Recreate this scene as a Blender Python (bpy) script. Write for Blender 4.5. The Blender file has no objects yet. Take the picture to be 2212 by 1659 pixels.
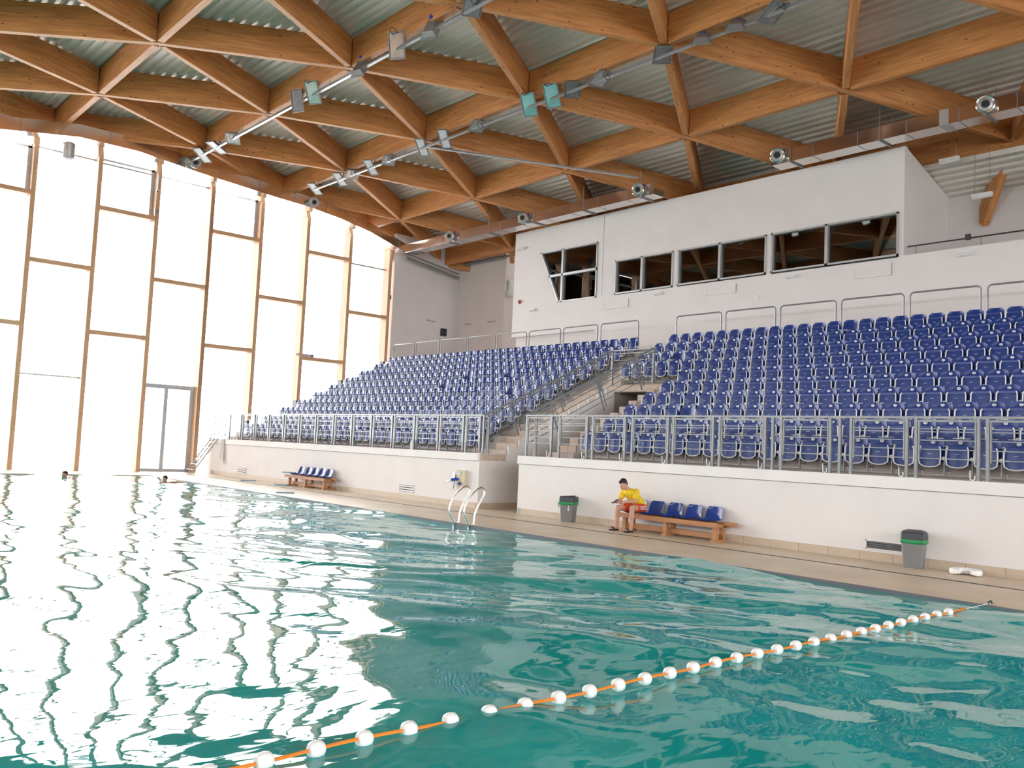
import bpy, math, random
import numpy as np
from mathutils import Vector, Matrix

R = random.Random(7)
sc = bpy.context.scene
COL = sc.collection

# ------------------------------------------------------------------ camera, world, exposure
cam_d = bpy.data.cameras.new('camera')
cam = bpy.data.objects.new('camera', cam_d)
COL.objects.link(cam)
cam_d.sensor_width = 36.0
cam_d.lens = 1885.07 / 2212 * 36.0
cam_d.clip_start = 0.05
cam_d.clip_end = 500
_W = [[0.6636929, 0.74661118, 0.04564508],
      [-0.02366882, 0.08195367, -0.99635505],
      [-0.7476306, 0.66019341, 0.07206347]]      # rows: image right, image down, forward
rt, dn, fw = [Vector(r) for r in _W]
cam.matrix_world = Matrix(((rt.x, -dn.x, -fw.x, 0), (rt.y, -dn.y, -fw.y, 0), (rt.z, -dn.z, -fw.z, 1.70), (0, 0, 0, 1)))
sc.camera = cam

SKY = 14.0
world = bpy.data.worlds.new('world')
sc.world = world
world.use_nodes = True
bg = world.node_tree.nodes['Background']
bg.inputs['Color'].default_value = (0.985, 0.99, 1.0, 1)
bg.inputs['Strength'].default_value = SKY

vs = sc.view_settings
vs.view_transform = 'Standard'
vs.look = 'None'
vs.exposure = 0.0
vs.gamma = 1.0
vs.use_curve_mapping = False


def portal(name, loc, rot, sx, sy):
    d = bpy.data.lights.new(name, 'AREA')
    d.shape = 'RECTANGLE'
    d.size = sx
    d.size_y = sy
    d.cycles.is_portal = True
    o = bpy.data.objects.new(name, d)
    COL.objects.link(o)
    o.location = loc
    o.rotation_euler = rot
    return o


# daylight enters through the glazed end wall and the glazed long wall (light portals for the sky)
portal('sky_portal', (-37.9, 4.2, 6.3), (0, math.radians(-90), 0), 12.6, 40.5)
portal('sky_portal', (-8.5, -16.45, 6.75), (math.radians(90), 0, 0), 57.0, 2.3)
portal('sky_portal', (20.4, 4.2, 6.7), (0, math.radians(90), 0), 7.4, 36.0)

# ------------------------------------------------------------------ materials
MATS = {}


def _new(name):
    m = bpy.data.materials.new(name)
    m.use_nodes = True
    nt = m.node_tree
    b = nt.nodes['Principled BSDF']
    MATS[name] = m
    return m, nt, b


def _ramp(nt, fac, stops):
    r = nt.nodes.new('ShaderNodeValToRGB')
    while len(r.color_ramp.elements) < len(stops):
        r.color_ramp.elements.new(0.5)
    for e, (p, c) in zip(r.color_ramp.elements, stops):
        e.position = p
        e.color = (*c, 1)
    nt.links.new(fac, r.inputs[0])
    return r.outputs[0]


def plain(name, col, rough=0.6, metal=0.0, var=0.08, scale=3.0, bump=0.0, bscale=60.0, ior=1.45):
    m, nt, b = _new(name)
    tc = nt.nodes.new('ShaderNodeTexCoord')
    n = nt.nodes.new('ShaderNodeTexNoise')
    n.inputs['Scale'].default_value = scale
    n.inputs['Detail'].default_value = 4
    nt.links.new(tc.outputs['Object'], n.inputs['Vector'])
    lo = tuple(c * (1 - var) for c in col)
    hi = tuple(min(1, c * (1 + var)) for c in col)
    nt.links.new(_ramp(nt, n.outputs[0], [(0.3, lo), (0.7, hi)]), b.inputs['Base Color'])
    b.inputs['Roughness'].default_value = rough
    b.inputs['Metallic'].default_value = metal
    b.inputs['IOR'].default_value = ior
    if bump:
        n2 = nt.nodes.new('ShaderNodeTexNoise')
        n2.inputs['Scale'].default_value = bscale
        n2.inputs['Detail'].default_value = 3
        nt.links.new(tc.outputs['Object'], n2.inputs['Vector'])
        bp = nt.nodes.new('ShaderNodeBump')
        bp.inputs['Strength'].default_value = bump
        bp.inputs['Distance'].default_value = 0.01
        nt.links.new(n2.outputs[0], bp.inputs['Height'])
        nt.links.new(bp.outputs[0], b.inputs['Normal'])
    return m


def wood(name, c1, c2, knot, rough=0.55, knots=0.06):
    """glued laminated timber: grain along local X, thin lamella lines, scattered knots"""
    m, nt, b = _new(name)
    L = nt.links
    tc = nt.nodes.new('ShaderNodeTexCoord')
    oi = nt.nodes.new('ShaderNodeObjectInfo')
    add = nt.nodes.new('ShaderNodeVectorMath')
    add.operation = 'ADD'
    sca = nt.nodes.new('ShaderNodeVectorMath')
    sca.operation = 'SCALE'
    sca.inputs[0].default_value = (37.0, 11.0, 5.0)
    L.new(oi.outputs['Random'], sca.inputs['Scale'])
    L.new(tc.outputs['Object'], add.inputs[0])
    L.new(sca.outputs[0], add.inputs[1])
    mp = nt.nodes.new('ShaderNodeMapping')
    mp.inputs['Scale'].default_value = (0.5, 6.0, 6.0)
    L.new(add.outputs[0], mp.inputs['Vector'])
    n = nt.nodes.new('ShaderNodeTexNoise')
    n.inputs['Scale'].default_value = 2.2
    n.inputs['Detail'].default_value = 5
    L.new(mp.outputs[0], n.inputs['Vector'])
    base = _ramp(nt, n.outputs[0], [(0.3, c1), (0.72, c2)])
    sep = nt.nodes.new('ShaderNodeSeparateXYZ')
    L.new(add.outputs[0], sep.inputs[0])
    w = nt.nodes.new('ShaderNodeMath')
    w.operation = 'PINGPONG'
    w.inputs[1].default_value = 0.045
    L.new(sep.outputs['Z'], w.inputs[0])
    lam = nt.nodes.new('ShaderNodeMath')
    lam.operation = 'LESS_THAN'
    lam.inputs[1].default_value = 0.0018
    L.new(w.outputs[0], lam.inputs[0])
    mix1 = nt.nodes.new('ShaderNodeMixRGB')
    mix1.blend_type = 'MULTIPLY'
    mix1.inputs['Color2'].default_value = (0.72, 0.66, 0.6, 1)
    L.new(lam.outputs[0], mix1.inputs['Fac'])
    L.new(base, mix1.inputs['Color1'])
    mp2 = nt.nodes.new('ShaderNodeMapping')
    mp2.inputs['Scale'].default_value = (1.6, 3.4, 4.2)
    L.new(add.outputs[0], mp2.inputs['Vector'])
    vo = nt.nodes.new('ShaderNodeTexVoronoi')
    vo.inputs['Scale'].default_value = 1.5
    L.new(mp2.outputs[0], vo.inputs['Vector'])
    kn = nt.nodes.new('ShaderNodeMath')
    kn.operation = 'LESS_THAN'
    kn.inputs[1].default_value = knots
    L.new(vo.outputs['Distance'], kn.inputs[0])
    mix2 = nt.nodes.new('ShaderNodeMixRGB')
    mix2.inputs['Color2'].default_value = (*knot, 1)
    L.new(kn.outputs[0], mix2.inputs['Fac'])
    L.new(mix1.outputs[0], mix2.inputs['Color1'])
    L.new(mix2.outputs[0], b.inputs['Base Color'])
    b.inputs['Roughness'].default_value = rough
    return m


def glass(name, tint, ior=1.5):
    m, nt, b = _new(name)
    nt.nodes.remove(b)
    out = nt.nodes['Material Output']
    t = nt.nodes.new('ShaderNodeBsdfTransparent')
    t.inputs[0].default_value = (*tint, 1)
    g = nt.nodes.new('ShaderNodeBsdfGlossy')
    g.inputs['Roughness'].default_value = 0.0
    f = nt.nodes.new('ShaderNodeFresnel')
    f.inputs[0].default_value = ior
    mx = nt.nodes.new('ShaderNodeMixShader')
    nt.links.new(f.outputs[0], mx.inputs[0])
    nt.links.new(t.outputs[0], mx.inputs[1])
    nt.links.new(g.outputs[0], mx.inputs[2])
    nt.links.new(mx.outputs[0], out.inputs[0])
    return m


def water_mat():
    m, nt, b = _new('water')
    L = nt.links
    tc = nt.nodes.new('ShaderNodeTexCoord')
    n = nt.nodes.new('ShaderNodeTexNoise')
    n.inputs['Scale'].default_value = 0.55
    n.inputs['Detail'].default_value = 5
    n.inputs['Distortion'].default_value = 1.2
    L.new(tc.outputs['Object'], n.inputs['Vector'])
    L.new(_ramp(nt, n.outputs[0], [(0.35, (0.006, 0.29, 0.29)), (0.62, (0.016, 0.36, 0.345)), (0.8, (0.06, 0.45, 0.43))]), b.inputs['Base Color'])  # lighter teal patches put the caustic light pattern into the base colour
    b.inputs['Roughness'].default_value = 0.015
    b.inputs['IOR'].default_value = 1.333
    mp = nt.nodes.new('ShaderNodeMapping')
    mp.inputs['Rotation'].default_value = (0, 0, math.radians(-38))
    mp.inputs['Scale'].default_value = (1.0, 0.42, 1.0)
    L.new(tc.outputs['Object'], mp.inputs['Vector'])
    n2 = nt.nodes.new('ShaderNodeTexNoise')
    n2.inputs['Scale'].default_value = 5.5
    n2.inputs['Detail'].default_value = 1.5
    n2.inputs['Distortion'].default_value = 0.6
    L.new(mp.outputs[0], n2.inputs['Vector'])
    bp = nt.nodes.new('ShaderNodeBump')
    bp.inputs['Strength'].default_value = 0.16
    bp.inputs['Distance'].default_value = 0.02
    L.new(n2.outputs[0], bp.inputs['Height'])
    L.new(bp.outputs[0], b.inputs['Normal'])
    return m


plain('plaster', (0.78, 0.742, 0.737), 0.75, var=0.025, scale=1.2, bump=0.05, bscale=40)
plain('coping', (0.83, 0.80, 0.795), 0.7, var=0.03, scale=2)
plain('deck', (0.62, 0.50, 0.37), 0.42, var=0.12, scale=0.9, bump=0.05, bscale=30)
plain('skirting', (0.57, 0.46, 0.35), 0.4, var=0.07, scale=5)
plain('tile', (0.60, 0.47, 0.38), 0.5, var=0.13, scale=2.3)
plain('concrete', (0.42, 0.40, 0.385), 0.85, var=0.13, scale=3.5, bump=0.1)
plain('concrete_brown', (0.44, 0.38, 0.345), 0.85, var=0.13, scale=3.5, bump=0.1)
plain('decking', (0.74, 0.70, 0.64), 0.45, metal=0.1, var=0.06, scale=0.6)
plain('galvanised', (0.30, 0.305, 0.315), 0.45, metal=0.55, var=0.12, scale=8)
plain('galvanised_light', (0.52, 0.52, 0.515), 0.42, metal=0.5, var=0.08, scale=8)
plain('dark_steel', (0.07, 0.07, 0.075), 0.5, metal=0.6)
plain('chrome', (0.82, 0.82, 0.82), 0.12, metal=1.0, var=0.03)
plain('duct_sheet', (0.74, 0.70, 0.67), 0.17, metal=1.0, var=0.04, scale=1.5, bump=0.12, bscale=1.6)
plain('duct_dark', (0.03, 0.03, 0.035), 0.6)
plain('alu_frame', (0.50, 0.51, 0.53), 0.4, metal=0.5)
plain('seat_blue', (0.012, 0.040, 0.225), 0.27, var=0.10, scale=4)
plain('seat_blue_bench', (0.014, 0.045, 0.24), 0.2, var=0.10, scale=4)
plain('white_plastic', (0.80, 0.80, 0.78), 0.4, var=0.03)
plain('ink', (0.03, 0.03, 0.04), 0.6)
plain('print_pale', (0.55, 0.68, 0.72), 0.6)
plain('grey_plastic', (0.22, 0.22, 0.225), 0.45, var=0.06)
plain('dark_plastic', (0.055, 0.055, 0.065), 0.4, var=0.08)
plain('bag_green', (0.02, 0.26, 0.09), 0.35, var=0.2, scale=20)
plain('drain', (0.035, 0.035, 0.045), 0.6)
plain('pool_lip', (0.15, 0.14, 0.16), 0.5)
plain('buoy', (0.86, 0.85, 0.84), 0.35, var=0.02)
plain('rope_orange', (0.80, 0.24, 0.03), 0.5)
plain('red_paint', (0.36, 0.03, 0.025), 0.5)
plain('blue_box', (0.01, 0.07, 0.45), 0.5)
plain('foam_blue', (0.16, 0.30, 0.44), 0.6)
plain('skin', (0.56, 0.31, 0.22), 0.5, var=0.06, scale=9)
plain('hair', (0.018, 0.013, 0.012), 0.6)
plain('shirt_yellow', (0.80, 0.56, 0.02), 0.8, var=0.05, scale=12)
plain('shorts_red', (0.62, 0.06, 0.025), 0.75, var=0.05)
plain('cloth_white', (0.80, 0.78, 0.77), 0.9, var=0.04)
plain('sandal', (0.02, 0.02, 0.022), 0.6)
plain('outside_ground', (0.62, 0.61, 0.60), 0.9)
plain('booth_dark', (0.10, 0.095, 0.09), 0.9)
plain('booth_inside', (0.36, 0.34, 0.32), 0.9)
plain('beige_box', (0.62, 0.55, 0.40), 0.6)
plain('lamp_glass', (0.66, 0.68, 0.66), 0.2, metal=0.8, var=0.25, scale=3, bump=0.5, bscale=5)
plain('lamp_face', (0.78, 0.79, 0.80), 0.35, var=0.04)
plain('lamp_body', (0.28, 0.28, 0.29), 0.45, metal=0.5)
plain('stair_white', (0.80, 0.77, 0.76), 0.7, var=0.03)
wood('glulam', (0.46, 0.178, 0.056), (0.68, 0.315, 0.108), (0.12, 0.03, 0.012), knots=0.10)
wood('mullion_wood', (0.58, 0.34, 0.19), (0.72, 0.47, 0.29), (0.36, 0.16, 0.09), knots=0.06)
wood('bench_wood', (0.38, 0.16, 0.065), (0.52, 0.25, 0.11), (0.16, 0.05, 0.02), knots=0.04)
glass('glass_clear', (0.96, 0.97, 0.97))
glass('glass_booth', (0.88, 0.88, 0.86), 2.1)
water_mat()


# ------------------------------------------------------------------ mesh building
class MB:
    def __init__(s):
        s.v = []
        s.f = []
        s.mi = []
        s.cur = 0

    def poly(s, pts, faces):
        o = len(s.v)
        s.v += [tuple(p) for p in pts]
        for f in faces:
            s.f.append(tuple(o + i for i in f))
            s.mi.append(s.cur)
        return s

    def box(s, x0, x1, y0, y1, z0, z1):
        x0, x1 = min(x0, x1), max(x0, x1)
        y0, y1 = min(y0, y1), max(y0, y1)
        z0, z1 = min(z0, z1), max(z0, z1)
        p = [(x0, y0, z0), (x1, y0, z0), (x1, y1, z0), (x0, y1, z0), (x0, y0, z1), (x1, y0, z1), (x1, y1, z1), (x0, y1, z1)]
        return s.poly(p, [(0, 3, 2, 1), (4, 5, 6, 7), (0, 1, 5, 4), (1, 2, 6, 5), (2, 3, 7, 6), (3, 0, 4, 7)])

    def cbox(s, c, d):
        return s.box(c[0] - d[0] / 2, c[0] + d[0] / 2, c[1] - d[1] / 2, c[1] + d[1] / 2, c[2] - d[2] / 2, c[2] + d[2] / 2)

    def bar(s, a, b, w, h, up=(0, 0, 1)):
        """rectangular bar from a to b, w wide (sideways), h high"""
        a = Vector(a)
        b = Vector(b)
        d = (b - a).normalized()
        u = Vector(up)
        if abs(d.dot(u)) > 0.98:
            u = Vector((0, 1, 0))
        r = d.cross(u).normalized()
        u = r.cross(d).normalized()
        pts = []
        for p in (a, b):
            for i, j in ((-1, -1), (1, -1), (1, 1), (-1, 1)):
                pts.append(p + r * (i * w / 2) + u * (j * h / 2))
        return s.poly(pts, [(3, 2, 1, 0), (4, 5, 6, 7), (0, 1, 5, 4), (1, 2, 6, 5), (2, 3, 7, 6), (3, 0, 4, 7)])

    def tube(s, pts, r, n=8, closed=False):
        pts = [Vector(p) for p in pts]
        m = len(pts)
        rs = r if isinstance(r, (list, tuple)) else [r] * m
        rings = []
        ref = None
        for i, p in enumerate(pts):
            if closed:
                d = pts[(i + 1) % m] - pts[i - 1]
            else:
                d = pts[min(i + 1, m - 1)] - pts[max(i - 1, 0)]
            d.normalize()
            if ref is None:
                ref = Vector((0, 0, 1)) if abs(d.z) < 0.9 else Vector((1, 0, 0))
            u = ref - d * ref.dot(d)
            if u.length < 1e-5:
                u = d.orthogonal()
            u.normalize()
            ref = u
            w = d.cross(u)
            rings.append([p + (u * math.cos(2 * math.pi * k / n) + w * math.sin(2 * math.pi * k / n)) * rs[i] for k in range(n)])
        o = len(s.v)
        for rg in rings:
            s.v += [tuple(q) for q in rg]
        cnt = m if closed else m - 1
        for i in range(cnt):
            j = (i + 1) % m
            for k in range(n):
                k2 = (k + 1) % n
                s.f.append((o + i * n + k, o + i * n + k2, o + j * n + k2, o + j * n + k))
                s.mi.append(s.cur)
        if not closed:
            s.f.append(tuple(o + k for k in reversed(range(n))))
            s.mi.append(s.cur)
            s.f.append(tuple(o + (m - 1) * n + k for k in range(n)))
            s.mi.append(s.cur)
        return s

    def lathe(s, prof, c=(0, 0, 0), n=16, axis='z'):
        o = len(s.v)
        for (r, h) in prof:
            for k in range(n):
                a = 2 * math.pi * k / n
                x, y = r * math.cos(a), r * math.sin(a)
                q = (x, y, h) if axis == 'z' else ((h, x, y) if axis == 'x' else (y, h, x))
                s.v.append((c[0] + q[0], c[1] + q[1], c[2] + q[2]))
        for i in range(len(prof) - 1):
            for k in range(n):
                k2 = (k + 1) % n
                s.f.append((o + i * n + k, o + i * n + k2, o + (i + 1) * n + k2, o + (i + 1) * n + k))
                s.mi.append(s.cur)
        s.f.append(tuple(o + k for k in reversed(range(n))))
        s.mi.append(s.cur)
        s.f.append(tuple(o + (len(prof) - 1) * n + k for k in range(n)))
        s.mi.append(s.cur)
        return s

    def ball(s, c, r, n=8, m=6, sq=(1, 1, 1)):
        prof = [(max(1e-4, math.sin(math.pi * i / m)), -math.cos(math.pi * i / m)) for i in range(m + 1)]
        o = len(s.v)
        for (pr, h) in prof:
            for k in range(n):
                a = 2 * math.pi * k / n
                s.v.append((c[0] + r * sq[0] * pr * math.cos(a), c[1] + r * sq[1] * pr * math.sin(a), c[2] + r * sq[2] * h))
        for i in range(m):
            for k in range(n):
                k2 = (k + 1) % n
                s.f.append((o + i * n + k, o + i * n + k2, o + (i + 1) * n + k2, o + (i + 1) * n + k))
                s.mi.append(s.cur)
        return s

    def prism(s, poly, a, b, axis='x'):
        """extrude a closed 2D polygon (counter-clockwise) between a and b; axis 'x': poly=(y,z); 'y': poly=(x,z); 'z': poly=(x,y)"""
        def P(t, p):
            return (t, p[0], p[1]) if axis == 'x' else ((p[0], t, p[1]) if axis == 'y' else (p[0], p[1], t))
        n = len(poly)
        pts = [P(a, p) for p in poly] + [P(b, p) for p in poly]
        fs = [tuple(reversed(range(n))), tuple(range(n, 2 * n))]
        for i in range(n):
            j = (i + 1) % n
            fs.append((i, j, n + j, n + i))
        return s.poly(pts, fs)

    def mesh(s, name, mats, smooth=False):
        me = bpy.data.meshes.new(name)
        me.from_pydata(s.v, [], s.f)
        if isinstance(mats, str):
            mats = [mats]
        for m in mats:
            me.materials.append(MATS[m])
        if len(mats) > 1:
            me.polygons.foreach_set('material_index', s.mi)
        if smooth:
            me.polygons.foreach_set('use_smooth', [True] * len(me.polygons))
            try:
                me.set_sharp_from_angle(angle=math.radians(40))
            except Exception:
                pass
        me.validate()
        me.update()
        import bmesh
        bm = bmesh.new()
        bm.from_mesh(me)
        bmesh.ops.recalc_face_normals(bm, faces=bm.faces)
        bm.to_mesh(me)
        bm.free()
        return me

    def obj(s, name, mats, parent=None, smooth=False):
        return link(name, s.mesh(name, mats, smooth), parent)


def link(name, data, parent=None, loc=None, rot=None):
    o = bpy.data.objects.new(name, data)
    COL.objects.link(o)
    if parent is not None:
        o.parent = parent
    if loc is not None:
        o.location = loc
    if rot is not None:
        o.rotation_euler = rot
    return o


def empty(name, loc=(0, 0, 0), rot=(0, 0, 0), parent=None):
    o = link(name, None, parent, loc, rot)
    o.empty_display_size = 0.1
    return o


def tag(o, label=None, cat=None, group=None, kind=None):
    if label:
        o['label'] = label
    if cat:
        o['category'] = cat
    if group:
        o['group'] = group
    if kind:
        o['kind'] = kind
    return o


def struct(o, label=None, cat=None):
    return tag(o, label, cat, kind='structure')


def B():
    return MB()


ORD = ('first second third fourth fifth sixth seventh eighth ninth tenth eleventh twelfth thirteenth fourteenth fifteenth '
       'sixteenth seventeenth eighteenth nineteenth twentieth').split()
ORD += ['twenty-' + w for w in ORD[:9]] + ['thirtieth'] + ['thirty-' + w for w in ORD[:9]]


def zroof(y):
    return 13.2 - 0.0067 * (y - 11) ** 2     # underside of the timber grid


# ================================================================== LARGE STRUCTURE
WY = 15.185          # face of the stand's front wall
POOL_Y = 11.95       # pool edge on the stand side
POOL_X = -34.2       # pool edge at the glazed end
GX = -37.0           # inner face of the glazed end wall
XR = 20.0            # near end wall

# ---- floor (pool deck around the basin)
m = B()
m.box(GX - 1.0, XR, POOL_Y, 30.0, -0.3, 0.0)
m.box(GX - 1.0, POOL_X, -16.3, POOL_Y, -0.3, 0.0)
m.box(-0.9, XR, -16.3, POOL_Y, -0.3, 0.0)
m.box(POOL_X, -0.9, -16.3, -13.05, -0.3, 0.0)
floor = struct(m.obj('floor', 'deck'), 'beige stone pool deck around the basin', 'floor')
m = B()
m.box(-35.4, XR - 0.3, 13.83, 13.90, -0.02, 0.004)
m.obj('drain_channel', 'drain', floor)
m = B()
m.box(POOL_X, -0.9, POOL_Y - 0.035, POOL_Y + 0.004, -0.10, -0.004)
m.obj('pool_edge', 'pool_lip', floor)
g = B().box(-240, 160, -240, 240, -0.62, -0.32).obj('floor_outside', 'outside_ground')
struct(g, 'pale paved ground outside the glazing', 'floor')

# ---- water: real wave geometry
def make_water():
    rng = np.random.RandomState(5)
    nx, ny = 820, 380
    # finer towards the camera
    xs = -0.9 - (np.linspace(0, 1, nx) ** 1.35) * (-(POOL_X) - 0.9)
    ys = np.concatenate([np.linspace(-13.05, -0.5, 40, endpoint=False), np.linspace(-0.5, POOL_Y - 0.02, ny - 40)])
    Xg, Yg = np.meshgrid(xs, ys, indexing='ij')
    Z = np.zeros_like(Xg)
    waves = []
    for k in range(46):
        lam = 0.7 * (4.2 / 0.7) ** rng.rand()
        a = math.radians(128 + rng.randn() * 38)
        amp = 0.00165 * lam
        waves.append((lam, a, amp, rng.rand() * 6.28))
    # gentle warping of the phase breaks up the regular trains
    wx = 0.5 * np.sin(0.41 * Xg + 0.23 * Yg) + 0.35 * np.sin(0.77 * Yg - 0.31 * Xg + 1.3)
    wy = 0.5 * np.sin(0.37 * Yg - 0.29 * Xg + 0.7) + 0.35 * np.sin(0.69 * Xg + 0.2 * Yg + 2.1)
    for lam, a, amp, ph in waves:
        k = 2 * math.pi / lam
        arg = k * ((Xg + wx) * math.cos(a) + (Yg + wy) * math.sin(a)) + ph
        Z += amp * (np.sin(arg) + 0.25 * np.sin(2 * arg + 0.6))
    for q in range(26):
        lam = 0.28 * (0.75 / 0.28) ** rng.rand()
        a = math.radians(128 + rng.randn() * 50)
        k = 2 * math.pi / lam
        Z += 0.00075 * lam * np.sin(k * ((Xg + wx) * math.cos(a) + (Yg + wy) * math.sin(a)) + rng.rand() * 6.28)
    Z -= 0.028
    V = np.stack([Xg, Yg, Z], -1).reshape(-1, 3)
    n0, n1 = Xg.shape
    idx = np.arange(n0 * n1).reshape(n0, n1)
    F = np.stack([idx[:-1, :-1], idx[:-1, 1:], idx[1:, 1:], idx[1:, :-1]], -1).reshape(-1, 4)
    me = bpy.data.meshes.new('pool_water')
    me.vertices.add(len(V))
    me.vertices.foreach_set('co', V.ravel())
    me.loops.add(F.size)
    me.loops.foreach_set('vertex_index', F.ravel().astype(np.int32))
    me.polygons.add(len(F))
    me.polygons.foreach_set('loop_start', np.arange(0, F.size, 4, dtype=np.int32))
    me.polygons.foreach_set('use_smooth', np.ones(len(F), bool))
    me.update(calc_edges=True)
    me.validate()
    me.materials.append(MATS['water'])
    return me


wme = make_water()
if wme.polygons[0].normal.z < 0:
    wme.flip_normals()
tag(link('pool_water', wme), 'rippled teal water filling the swimming pool', 'water', kind='stuff')

# ---- stand front walls with coping
def front_wall(name, x0, x1, label):
    w = struct(B().box(x0, x1, WY, WY + 0.28, 0, 1.27).obj(name, 'plaster'), label, 'wall')
    B().box(x0 - 0.03, x1 + 0.03, WY - 0.035, WY + 0.30, 1.285, 1.49).obj('coping', 'coping', w)
    B().box(x0 + 0.01, x1 - 0.01, WY + 0.012, WY + 0.27, 1.268, 1.287).obj('joint', 'concrete', w)  # recessed grey joint strip, added to draw the shadow line under the coping
    return w


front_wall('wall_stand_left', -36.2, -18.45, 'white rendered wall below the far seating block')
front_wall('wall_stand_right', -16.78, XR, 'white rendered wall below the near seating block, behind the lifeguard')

# skirting tiles along both walls
bl = struct(B().box(-36.2, -18.45, WY - 0.008, WY + 0.01, 0, 0.148).obj('baseboard_left', 'concrete'), 'beige tiled skirting of the far wall', 'skirting')
br = struct(B().box(-16.78, XR, WY - 0.008, WY + 0.01, 0, 0.148).obj('baseboard_right', 'concrete'), 'beige tiled skirting of the near wall', 'skirting')
tme = B().box(-0.297, 0.297, -0.012, 0.012, 0, 0.15).mesh('tile', 'skirting')
for par, x0, x1 in ((bl, -36.2, -18.45), (br, -16.78, XR)):
    x = x1 - 0.3
    while x > x0 + 0.28:
        link('tile', tme, par, (x, WY - 0.014, 0.0))
        x -= 0.6

# ---- terraces
RUN, RISE, Z0 = 0.7875, 0.396, 1.42
def fk(k):
    return WY + 0.2 if k == 0 else 16.62 + RUN * (k - 1)


def terrace_poly(k0, k1, zb, back=28.6, half=False, y_start=None):
    """stepped profile (y,z), closed counter-clockwise"""
    top = []
    for k in range(k0, k1 + 1):
        z = Z0 + RISE * k
        y = fk(k)
        if half and k > k0:
            top.append((y - RUN / 2, z - RISE))
            top.append((y - RUN / 2, z - RISE / 2))
            top.append((y, z - RISE / 2))
        elif k > k0:
            top.append((y, z - RISE))
        top.append((y, z))
    end = (back, Z0 + RISE * k1)
    pts = [(top[0][0], zb)] + top + [end, (back, zb)]
    return list(reversed(pts))


t1 = B().prism(terrace_poly(0, 10, 0.0), -36.1, -20.0)
struct(t1.obj('terrace_far', 'concrete'), 'grey concrete stepped terrace of the far seating block', 'terrace')
t2 = B().prism(terrace_poly(0, 10, 0.0), -15.85, XR)
struct(t2.obj('terrace_near', 'concrete_brown'), 'grey concrete stepped terrace of the near seating block', 'terrace')
t3 = B().prism(terrace_poly(6, 10, 3.56), -18.45, -15.85)
struct(t3.obj('terrace_bridge', 'concrete_brown'), 'upper concrete terrace bridging over the entrance passage', 'terrace')
t4 = struct(B().prism(terrace_poly(0, 10, 0.0, half=True), -20.0, -18.45).obj('stairs_aisle', 'concrete_brown'), 'tiled aisle steps climbing between the two seating blocks', 'stairs')
t5 = struct(B().prism(terrace_poly(0, 6, 0.0, back=20.7, half=True), -16.78, -15.85).obj('stairs_near', 'concrete_brown'), 'tiled steps at the end of the near seating block', 'stairs')
t6 = struct(B().prism(terrace_poly(0, 10, 0.0, half=True), GX - 0.2, -36.1).obj('stairs_far', 'concrete'), 'pale steps along the glazed end wall', 'stairs')
# low front kerb behind the coping closes the first tread
# beige tiles on the risers of the aisle
rt_me = B().box(-0.148, 0.148, -0.012, 0.012, 0.004, RISE / 2 - 0.006).mesh('tile', 'tile')
for k in range(0, 10):
    for h in (0, 1):
        z = Z0 + RISE * k + RISE / 2 * h
        y = fk(k + 1) - RUN / 2 + RUN / 2 * h
        xs = [-18.62, -18.92, -19.22] if (k + h) % 3 else [-18.62, -18.92]
        for x in xs:
            link('tile', rt_me, t4, (x, y - 0.008, z))
for k in range(0, 6):
    for h in (0, 1):
        z = Z0 + RISE * k + RISE / 2 * h
        y = fk(k + 1) - RUN / 2 + RUN / 2 * h
        for x in ([-16.60, -16.29] if h else [-16.60]):
            link('tile', rt_me, t5, (x, y - 0.008, z))
# tile band on the front edge of the bridge
for i in range(9):
    link('tile', rt_me, t5 if False else t4, (-18.30 + 0.3 * i, fk(6) - 0.012, 3.575)) if i < 6 else None
# tile edging on top of the passage wall
et = B().box(-0.015, 0.015, -0.15, 0.15, 0, 0.19).mesh('tile', 'tile')

# passage (between the blocks) side wall with stepped top
sp = [(WY, 0.0)]
top = [(WY, 1.50), (16.23, 1.50), (16.23, 1.72), (16.62, 1.72), (16.62, 1.90), (17.01, 1.90)]
y, z = 17.01, 1.90
for i in range(9):
    z += RISE / 2
    top.append((y, z))
    y += RUN / 2
    top.append((y, min(z, 3.6)))
poly = [(WY, 0.0), (y, 0.0)] + list(reversed(top))
wp = struct(B().prism(poly, -18.45, -18.39).obj('wall_passage', 'stair_white'), 'white stepped side wall of the entrance passage', 'wall')
for i in range(3):
    link('tile', et, wp, (-18.385, WY + 0.17 + 0.31 * i, 1.30))
B().box(-18.40, -18.375, WY + 0.0, 20.6, 0, 0.15).obj('skirting_strip', 'skirting', wp)
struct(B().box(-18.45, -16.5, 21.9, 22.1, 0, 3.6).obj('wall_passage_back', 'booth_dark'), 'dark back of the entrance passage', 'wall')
struct(B().box(-16.775, -16.62, WY + 0.27, 22.0, 0, 1.415).obj('wall_passage_side', 'plaster'), 'white side wall of the entrance passage on the near side', 'wall')

# ---- end wall beside the glazing, back wall with its recess
struct(B().box(GX - 0.5, GX, 24.36, 29.0, 0.0, 12.3).obj('wall_end', 'plaster'), 'pale grey end wall right of the glazing', 'wall')
struct(B().box(GX, -33.28, 28.6, 29.6, 0.0, 12.45).obj('wall_back_corner', 'plaster'), 'plain back wall in the far upper corner', 'wall')
struct(B().box(-33.4, -28.0, 29.6, 29.8, 0.0, 12.45).obj('wall_back_recess', 'plaster'), 'recessed back wall beside the commentary booth', 'wall')
struct(B().box(-29.06, XR, 28.68, 28.9, 0.0, 12.45).obj('wall_back', 'plaster'), 'back wall behind the upper gallery', 'wall')

# ---- commentary booth and gallery parapet
BY = 25.5
BT = 11.25
def wallbox(mb, x0, x1, z0, z1, y0=BY, y1=BY + 0.2):
    mb.box(x0, x1, y0, y1, z0, z1)


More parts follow.
